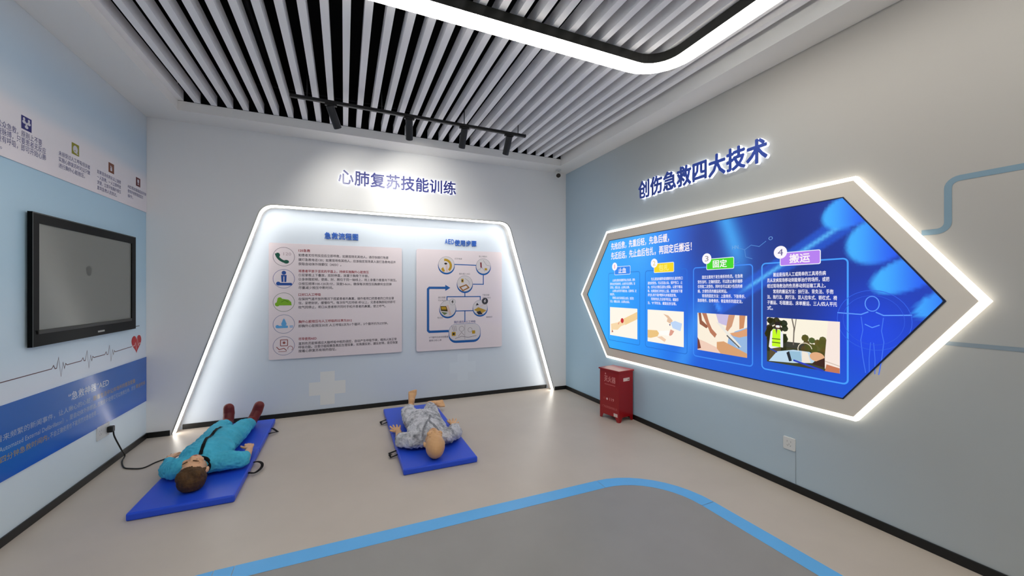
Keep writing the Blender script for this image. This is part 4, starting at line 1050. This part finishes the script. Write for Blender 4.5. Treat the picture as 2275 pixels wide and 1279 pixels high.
# ================================================================== MANIKINS
class Blob:
    """overlapping tapered capsules and ellipsoids fused into one skin by voxel remesh"""
    def __init__(s): s.v = []; s.f = []
    def _grid(s, pts, nu, nv):
        n0 = len(s.v); s.v += pts
        for i in range(nu):
            for j in range(nv):
                a = n0 + 1 + i * nv + j; b = n0 + 1 + i * nv + (j + 1) % nv
                if i < nu - 1: s.f.append((a, b, b + nv, a + nv))
        top = n0; bot = n0 + 1 + nu * nv
        for j in range(nv):
            s.f.append((top, n0 + 1 + (j + 1) % nv, n0 + 1 + j)); q = n0 + 1 + (nu - 1) * nv
            s.f.append((bot, q + j, q + (j + 1) % nv))
    def ell(s, c, r, rot=None, nu=11, nv=20):
        c = Vector(c); R_ = rot if rot is not None else Matrix.Identity(3)
        pts = [c + R_ @ Vector((0, 0, r[2]))]
        for i in range(nu):
            t = math.pi * (i + 1) / (nu + 1)
            for j in range(nv):
                u = 2 * math.pi * j / nv
                pts.append(c + R_ @ Vector((r[0] * math.sin(t) * math.cos(u), r[1] * math.sin(t) * math.sin(u), r[2] * math.cos(t))))
        pts.append(c - R_ @ Vector((0, 0, r[2])))
        s._grid(pts, nu, nv); return s
    def cap(s, p0, r0, p1, r1, nv=14, flat=1.0, nrm=None):
        p0, p1 = Vector(p0), Vector(p1); d = (p1 - p0); L = d.length; d.normalize()
        ref = Vector(nrm) if nrm is not None else (Vector((0, 0, 1)) if abs(d.z) < 0.9 else Vector((1, 0, 0)))
        a = (ref - d * ref.dot(d)).normalized(); b = d.cross(a)
        rows = []
        for k in range(4): t = math.pi / 2 * (k + 1) / 5; rows.append((p0 - d * r0 * math.cos(t), r0 * math.sin(t)))
        rows.append((p0, r0)); rows.append((p1, r1))
        for k in range(4): t = math.pi / 2 * (4 - k) / 5; rows.append((p1 + d * r1 * math.cos(t), r1 * math.sin(t)))
        pts = [p0 - d * r0]
        for c, r in rows:
            for j in range(nv):
                u = 2 * math.pi * j / nv; pts.append(c + (a * math.cos(u) * flat + b * math.sin(u)) * r)
        pts.append(p1 + d * r1)
        s._grid(pts, len(rows), nv); return s
    def chain(s, pts, radii, flat=1.0, nrm=None):
        for i in range(len(pts) - 1): s.cap(pts[i], radii[i], pts[i + 1], radii[i + 1], flat=flat, nrm=nrm)
        return s
    def build(s, name, mat, parent, voxel=0.006, it=6, disp=0.0, dscale=0.08, zmin=0.0585):
        s.v = [Vector((p[0], p[1], max(p[2], zmin + disp * 0.7))) for p in s.v]        # rests flat on the mat
        o = mesh(name, s.v, s.f, mat, parent, smooth=True)
        m = o.modifiers.new('skin', 'REMESH'); m.mode = 'VOXEL'; m.voxel_size = voxel; m.use_smooth_shade = True
        if it: m = o.modifiers.new('relax', 'SMOOTH'); m.factor = 0.5; m.iterations = it
        if disp:
            t = bpy.data.textures.new('folds', 'CLOUDS'); t.noise_scale = dscale; t.noise_depth = 2
            m = o.modifiers.new('folds', 'DISPLACE'); m.texture = t; m.strength = disp; m.mid_level = 0.5; m.texture_coords = 'GLOBAL'
            t = bpy.data.textures.new('creases', 'CLOUDS'); t.noise_scale = dscale * 0.4; t.noise_depth = 1; t.noise_type = 'HARD_NOISE'
            m = o.modifiers.new('creases', 'DISPLACE'); m.texture = t; m.strength = disp * 0.55; m.mid_level = 0.5; m.texture_coords = 'GLOBAL'
        return o

def hand_parts(B, wrist, fwd, up, thumb, k=1.0, curl=0.25, spread=0.16):
    """a hand: palm, four fingers of unequal length with bends, thumb from the palm's side"""
    wrist, fwd, up = Vector(wrist), Vector(fwd).normalized(), Vector(up).normalized()
    side = fwd.cross(up).normalized() * thumb           # towards the thumb
    pc = wrist + fwd * 0.05 * k
    B.cap(wrist, 0.024 * k, pc, 0.03 * k, flat=0.62, nrm=up); 
    for q in (-1, 0, 1): B.cap(wrist + fwd * 0.02 * k + side * q * 0.012 * k, 0.017 * k, wrist + fwd * 0.082 * k + side * q * 0.023 * k, 0.015 * k)
    lens = [0.078, 0.086, 0.08, 0.062]
    for i in range(4):
        o = (1.5 - i)
        base = wrist + fwd * (0.086 - 0.004 * abs(o)) * k + side * o * 0.0195 * k
        d = (fwd + side * o * spread).normalized(); L = lens[i] * k
        p, dd = base, d
        for j, fr in enumerate((0.45, 0.32, 0.23)):
            q = p + dd * L * fr
            B.cap(p, (0.0118 - 0.0008 * j) * k, q, (0.0112 - 0.0009 * j) * k, nv=10); p = q
            dd = (dd - up * curl).normalized()
    tb = wrist + fwd * 0.03 * k + side * 0.026 * k
    t1 = tb + (fwd * 0.6 + side * 0.8).normalized() * 0.035 * k; t2 = t1 + (fwd * 0.85 + side * 0.5).normalized() * 0.028 * k
    B.cap(tb, 0.015 * k, t1, 0.012 * k, nv=10); B.cap(t1, 0.012 * k, t2, 0.0098 * k, nv=10)

def head_parts(B, c, turn=0.0, tilt=0.0, k=1.0):
    """head lying face up, crown towards -Y; returns a mapper of head coordinates (x side, y to the chin, z to the face)"""
    c = Vector(c); Rm = Euler((tilt, turn, 0)).to_matrix() @ Matrix.Scale(k, 3)
    P = lambda x, y, z: c + Rm @ Vector((x, y, z))
    B.ell(P(0, -0.02, -0.01), (0.078, 0.098, 0.098), Rm)            # cranium
    B.ell(P(0, 0.035, 0.022), (0.066, 0.085, 0.075), Rm)            # face
    B.ell(P(0, 0.092, 0.045), (0.042, 0.036, 0.042), Rm)            # jaw and chin
    B.cap(P(0, 0.0, 0.086), 0.009, P(0, 0.040, 0.100), 0.012); B.ell(P(0, 0.047, 0.096), (0.018, 0.011, 0.012), Rm)   # nose
    for s_ in (-1, 1):
        B.cap(P(s_ * 0.014, -0.004, 0.086), 0.009, P(s_ * 0.048, -0.002, 0.073), 0.009)   # brow
        B.ell(P(s_ * 0.030, 0.017, 0.081), (0.0155, 0.009, 0.009), Rm)                    # closed eye
        B.ell(P(s_ * 0.042, 0.042, 0.068), (0.024, 0.02, 0.02), Rm)                       # cheek
        B.ell(P(s_ * 0.080, 0.022, -0.012), (0.010, 0.031, 0.019), Rm)                    # ear
    B.ell(P(0, 0.073, 0.088), (0.024, 0.006, 0.007), Rm); B.ell(P(0, 0.083, 0.086), (0.021, 0.006, 0.008), Rm)   # lips
    return P, Rm

def lips(P, Rm, parent, mt=None):
    B = Blob(); B.ell(P(0, 0.0735, 0.0905), (0.022, 0.0055, 0.006), Rm); B.ell(P(0, 0.0825, 0.0885), (0.019, 0.0055, 0.0065), Rm)
    B.build('lips', mt or m_lip, parent, 0.003, 1)
def eyelids(P, Rm, parent):
    for s_ in (-1, 1):
        MB().tube([P(s_ * 0.030 + q * 0.014, 0.0215 - 0.004 * q * q, 0.0895 - 0.004 * q * q - 0.006 * abs(q)) for q in (-1, -0.5, 0, 0.5, 1)], 0.0022, 6).build('eyelash', m_hair, parent)
def eyebrows(P, Rm, parent):
    for s_ in (-1, 1):
        MB().tube([P(s_ * 0.016, -0.004, 0.096), P(s_ * 0.032, -0.009, 0.093), P(s_ * 0.05, -0.004, 0.081)], [0.004, 0.004, 0.002], 6).build('eyebrow', m_hair, parent)

# ---- manikin in teal suit
m1 = thing('cpr_manikin', 'life size manikin in teal suit and maroon shoes with brown hair, lying on a mat', 'manikin', (-1.10, 4.5, 0.055))
B = Blob()
P, Rm = head_parts(B, (-1.085, 3.775, 0.172), turn=-0.10, tilt=0.16, k=1.06)
B.cap((-1.09, 3.88, 0.15), 0.058, (-1.10, 4.0, 0.145), 0.06)
B.ell((-1.10, 4.18, 0.165), (0.165, 0.2, 0.098)); B.ell((-1.09, 4.45, 0.155), (0.15, 0.2, 0.09))
aL = [(-1.25, 4.02, 0.14), (-1.35, 4.10, 0.11), (-1.425, 4.36, 0.10)]; aR = [(-0.93, 4.02, 0.14), (-0.80, 4.05, 0.115), (-0.808, 4.28, 0.118)]
B.chain(aL, [0.052, 0.042, 0.026]); B.chain(aR, [0.052, 0.042, 0.027])
hand_parts(B, (-1.425, 4.36, 0.098), (-0.05, 1, 0.02), (-0.2, 0, 1), 1, 0.95, curl=0.35)
hand_parts(B, (-0.808, 4.28, 0.12), (-0.2, 1, 0.08), (0.15, 0, 1), -1, 0.95, curl=1.1, spread=0.03)
for hx_, an in ((-1.175, (-1.19, 5.19, 0.125)), (-1.01, (-0.965, 5.15, 0.125))):
    kn = (hx_ + (an[0] - hx_) * 0.5, 4.86, 0.15)
    B.chain([(hx_, 4.54, 0.15), kn, an], [0.085, 0.058, 0.04])
    B.cap(an, 0.04, (an[0], an[1] + 0.05, 0.12), 0.035)
body1 = B.build('body', m_skin, m1, 0.0042, 4)
lips(P, Rm, m1); eyelids(P, Rm, m1); eyebrows(P, Rm, m1)
B = Blob()
B.ell(P(0.0, -0.046, -0.022), (0.088, 0.094, 0.104), Rm); B.ell(P(0.03, -0.083, 0.02), (0.052, 0.036, 0.056), Rm); B.ell(P(-0.03, -0.083, 0.015), (0.05, 0.036, 0.053), Rm)
B.ell(P(0.0, 0.0, -0.055), (0.078, 0.075, 0.055), Rm)
for s_ in (-1, 1): B.cap(P(s_ * 0.078, -0.02, 0.02), 0.012, P(s_ * 0.076, 0.012, 0.012), 0.006)
B.build('hair', m_hair, m1, 0.005, 4, disp=0.006, dscale=0.03)
B = Blob()      # jacket
B.ell((-1.10, 4.20, 0.165), (0.20, 0.24, 0.125)); B.ell((-1.09, 4.46, 0.160), (0.185, 0.26, 0.122)); B.ell((-1.085, 4.64, 0.150), (0.18, 0.14, 0.105))
B.cap((-1.25, 4.03, 0.135), 0.085, (-0.94, 4.01, 0.135), 0.085)
B.ell((-1.095, 3.985, 0.135), (0.11, 0.05, 0.085))
B.chain([(-1.25, 3.99, 0.130), (-1.335, 4.06, 0.108), (-1.395, 4.28, 0.10)], [0.082, 0.062, 0.047])
B.chain([(-0.93, 4.02, 0.135), (-0.83, 4.02, 0.126), (-0.815, 4.06, 0.125)], [0.085, 0.078, 0.062])
jk = B.build('jacket', m_teal, m1, 0.007, 8, disp=0.022, dscale=0.09)
B = Blob()      # trousers
B.ell((-1.09, 4.66, 0.15), (0.175, 0.16, 0.10))
for hx_, an in ((-1.175, (-1.19, 5.12, 0.118)), (-1.0, (-0.965, 5.08, 0.118))):
    kn = (hx_ + (an[0] - hx_) * 0.5, 4.88, 0.148)
    B.chain([(hx_, 4.62, 0.15), kn, an], [0.10, 0.088, 0.070])
B.build('trousers', m_teal, m1, 0.007, 8, disp=0.022, dscale=0.10)
for (ax, ay, tx) in ((-1.19, 5.24, 0.0), (-0.962, 5.21, 0.045)):
    B = Blob()
    B.cap((ax, ay - 0.09, 0.125), 0.050, (ax, ay, 0.115), 0.054)
    B.cap((ax, ay, 0.108), 0.054, (ax + tx, ay + 0.035, 0.205), 0.054); B.cap((ax + tx, ay + 0.035, 0.205), 0.056, (ax + tx * 1.5, ay + 0.025, 0.272), 0.053, flat=0.8, nrm=(0, 1, 0))
    sh = B.build('shoe', m_shoe, m1, 0.005, 5)
v = []; f = []
zp = [(-1.097, 3.99), (-1.10, 4.04), (-1.105, 4.12), (-1.11, 4.22), (-1.11, 4.32), (-1.105, 4.42), (-1.10, 4.52), (-1.095, 4.60)]
for k in range(len(zp) * 3 - 2):
    i, t = divmod(k, 3); t /= 3; j = min(i + 1, len(zp) - 1)
    x = zp[i][0] + (zp[j][0] - zp[i][0]) * t; y = zp[i][1] + (zp[j][1] - zp[i][1]) * t
    v += [(x - 0.013, y, 0.34), (x + 0.013, y, 0.34)]
f = [(2 * k, 2 * k + 1, 2 * k + 3, 2 * k + 2) for k in range(len(v) // 2 - 1)]
zo = mesh('zip', v, f, m_strap, m1)
sw_ = zo.modifiers.new('lay', 'SHRINKWRAP'); sw_.target = jk; sw_.wrap_method = 'PROJECT'; sw_.use_project_z = True; sw_.use_negative_direction = True; sw_.use_positive_direction = False; sw_.offset = 0.009
B = Blob()
for k in range(14):
    t0, t1_ = 2 * math.pi * k / 14, 2 * math.pi * (k + 1) / 14
    q = lambda t: (-1.093 + 0.072 * math.cos(t), 3.945 + 0.02 * math.sin(t), 0.15 + 0.066 * math.sin(t))
    B.cap(q(t0), 0.014, q(t1_), 0.014, nv=8)
B.build('collar', m_strap, m1, 0.005, 2)

# ---- bald manikin in grey
m2 = thing('cpr_manikin', 'bald barefoot manikin in mottled grey suit, arms apart, lying on a mat', 'manikin', (0.79, 4.3, 0.055))
B = Blob()
P, Rm = head_parts(B, (0.77, 3.575, 0.178), turn=0.06, tilt=0.2, k=1.12)
B.cap((0.77, 3.68, 0.15), 0.058, (0.775, 3.80, 0.145), 0.06)
B.ell((0.785, 3.98, 0.165), (0.16, 0.2, 0.098)); B.ell((0.80, 4.24, 0.155), (0.145, 0.2, 0.09))
B.chain([(0.615, 3.85, 0.14), (0.505, 3.93, 0.11), (0.528, 4.24, 0.10)], [0.052, 0.042, 0.031])
B.chain([(0.955, 3.83, 0.14), (1.05, 3.90, 0.11), (1.11, 4.20, 0.10)], [0.052, 0.042, 0.028])
hand_parts(B, (0.528, 4.24, 0.10), (-0.10, 1, 0.06), (0, 0, 1), -1, 1.0, curl=-0.15, spread=0.22)
hand_parts(B, (1.11, 4.20, 0.10), (0.12, 1, 0.05), (0, 0, 1), 1, 1.0, curl=-0.12, spread=0.22)
legs = ((0.70, (0.69, 4.66, 0.165), (0.775, 5.03, 0.125)), (0.90, (0.955, 4.66, 0.155), (1.02, 5.08, 0.112)))
for hx_, kn, an in legs:
    B.chain([(hx_, 4.34, 0.15), kn, an], [0.085, 0.056, 0.036])
def foot(B, heel, toe, up, big):
    heel, toe = Vector(heel), Vector(toe); d = (toe - heel).normalized(); up = Vector(up).normalized(); sd = d.cross(up).normalized() * big; L = (toe - heel).length
    B.cap(heel, 0.038, heel + d * L * 0.4 + up * 0.010, 0.038); B.cap(heel + d * L * 0.35 + up * 0.008, 0.038, heel + d * L * 0.72, 0.036, flat=0.7, nrm=up)
    for q in (-1, 0, 1): B.cap(heel + d * L * 0.35 + sd * q * 0.013, 0.026, heel + d * L * 0.78 + sd * q * 0.03, 0.019)
    for i in range(5):
        o = 2 - i; r = [0.0150, 0.0115, 0.011, 0.0105, 0.010][i]; ln = [0.052, 0.05, 0.044, 0.037, 0.03][i]
        b_ = heel + d * L * 0.78 + sd * o * 0.0205
        B.cap(b_, r, b_ + d * ln + up * 0.004, r * 0.95, nv=10)
foot(B, (0.785, 5.075, 0.10), (0.815, 5.13, 0.29), (0, -1, 0.25), 1)
foot(B, (1.03, 5.125, 0.098), (1.205, 5.08, 0.098), (0.1, -0.75, 0.65), 1)
B.cap((0.775, 5.03, 0.125), 0.036, (0.785, 5.075, 0.12), 0.034); B.cap((1.02, 5.08, 0.112), 0.036, (1.03, 5.12, 0.10), 0.034)
B.build('body', m_skin2, m2, 0.0042, 4)
lips(P, Rm, m2, M('pale_lips', (200, 146, 106), 0.4, 0.4)); eyelids(P, Rm, m2)
B = Blob()      # robe jacket
B.ell((0.785, 4.0, 0.165), (0.205, 0.24, 0.122)); B.ell((0.80, 4.26, 0.160), (0.20, 0.25, 0.118)); B.ell((0.80, 4.44, 0.15), (0.205, 0.13, 0.10))
B.cap((0.62, 3.84, 0.135), 0.085, (0.95, 3.81, 0.135), 0.085); B.ell((0.775, 3.80, 0.125), (0.115, 0.05, 0.075))
B.chain([(0.615, 3.86, 0.135), (0.53, 3.90, 0.125), (0.525, 3.99, 0.118)], [0.09, 0.080, 0.062])
B.chain([(0.955, 3.84, 0.135), (1.045, 3.90, 0.122), (1.085, 4.07, 0.115)], [0.09, 0.076, 0.058])
rb = B.build('robe_jacket', m_robe, m2, 0.007, 8, disp=0.03, dscale=0.08)
B = Blob()      # loose trousers
B.ell((0.80, 4.42, 0.15), (0.195, 0.15, 0.10))
for (hx_, kn, an), e in zip(legs, ((0.748, 4.91, 0.135), (0.99, 4.93, 0.125))):
    B.chain([(hx_, 4.40, 0.15), kn, e], [0.108, 0.088, 0.054])
B.build('trousers', m_robe, m2, 0.007, 8, disp=0.03, dscale=0.09)
for pts in ([(0.695, 3.77), (0.72, 3.84), (0.755, 3.90), (0.785, 3.94), (0.81, 4.0), (0.83, 4.08)], [(0.86, 3.76), (0.835, 3.83), (0.805, 3.89), (0.78, 3.94)]):
    v = []
    for k, (x, y) in enumerate(pts): v += [(x - 0.011, y, 0.34), (x + 0.011, y + 0.003, 0.34)]
    f = [(2 * k, 2 * k + 1, 2 * k + 3, 2 * k + 2) for k in range(len(pts) - 1)]
    co = mesh('collar', v, f, m_collar, m2)
    q = co.modifiers.new('sub', 'SUBSURF'); q.subdivision_type = 'SIMPLE'; q.levels = 3; q.render_levels = 3
    q = co.modifiers.new('lay', 'SHRINKWRAP'); q.target = rb; q.wrap_method = 'PROJECT'; q.use_project_z = True; q.use_negative_direction = True; q.use_positive_direction = False; q.offset = 0.006
    q = co.modifiers.new('thick', 'SOLIDIFY'); q.thickness = 0.004
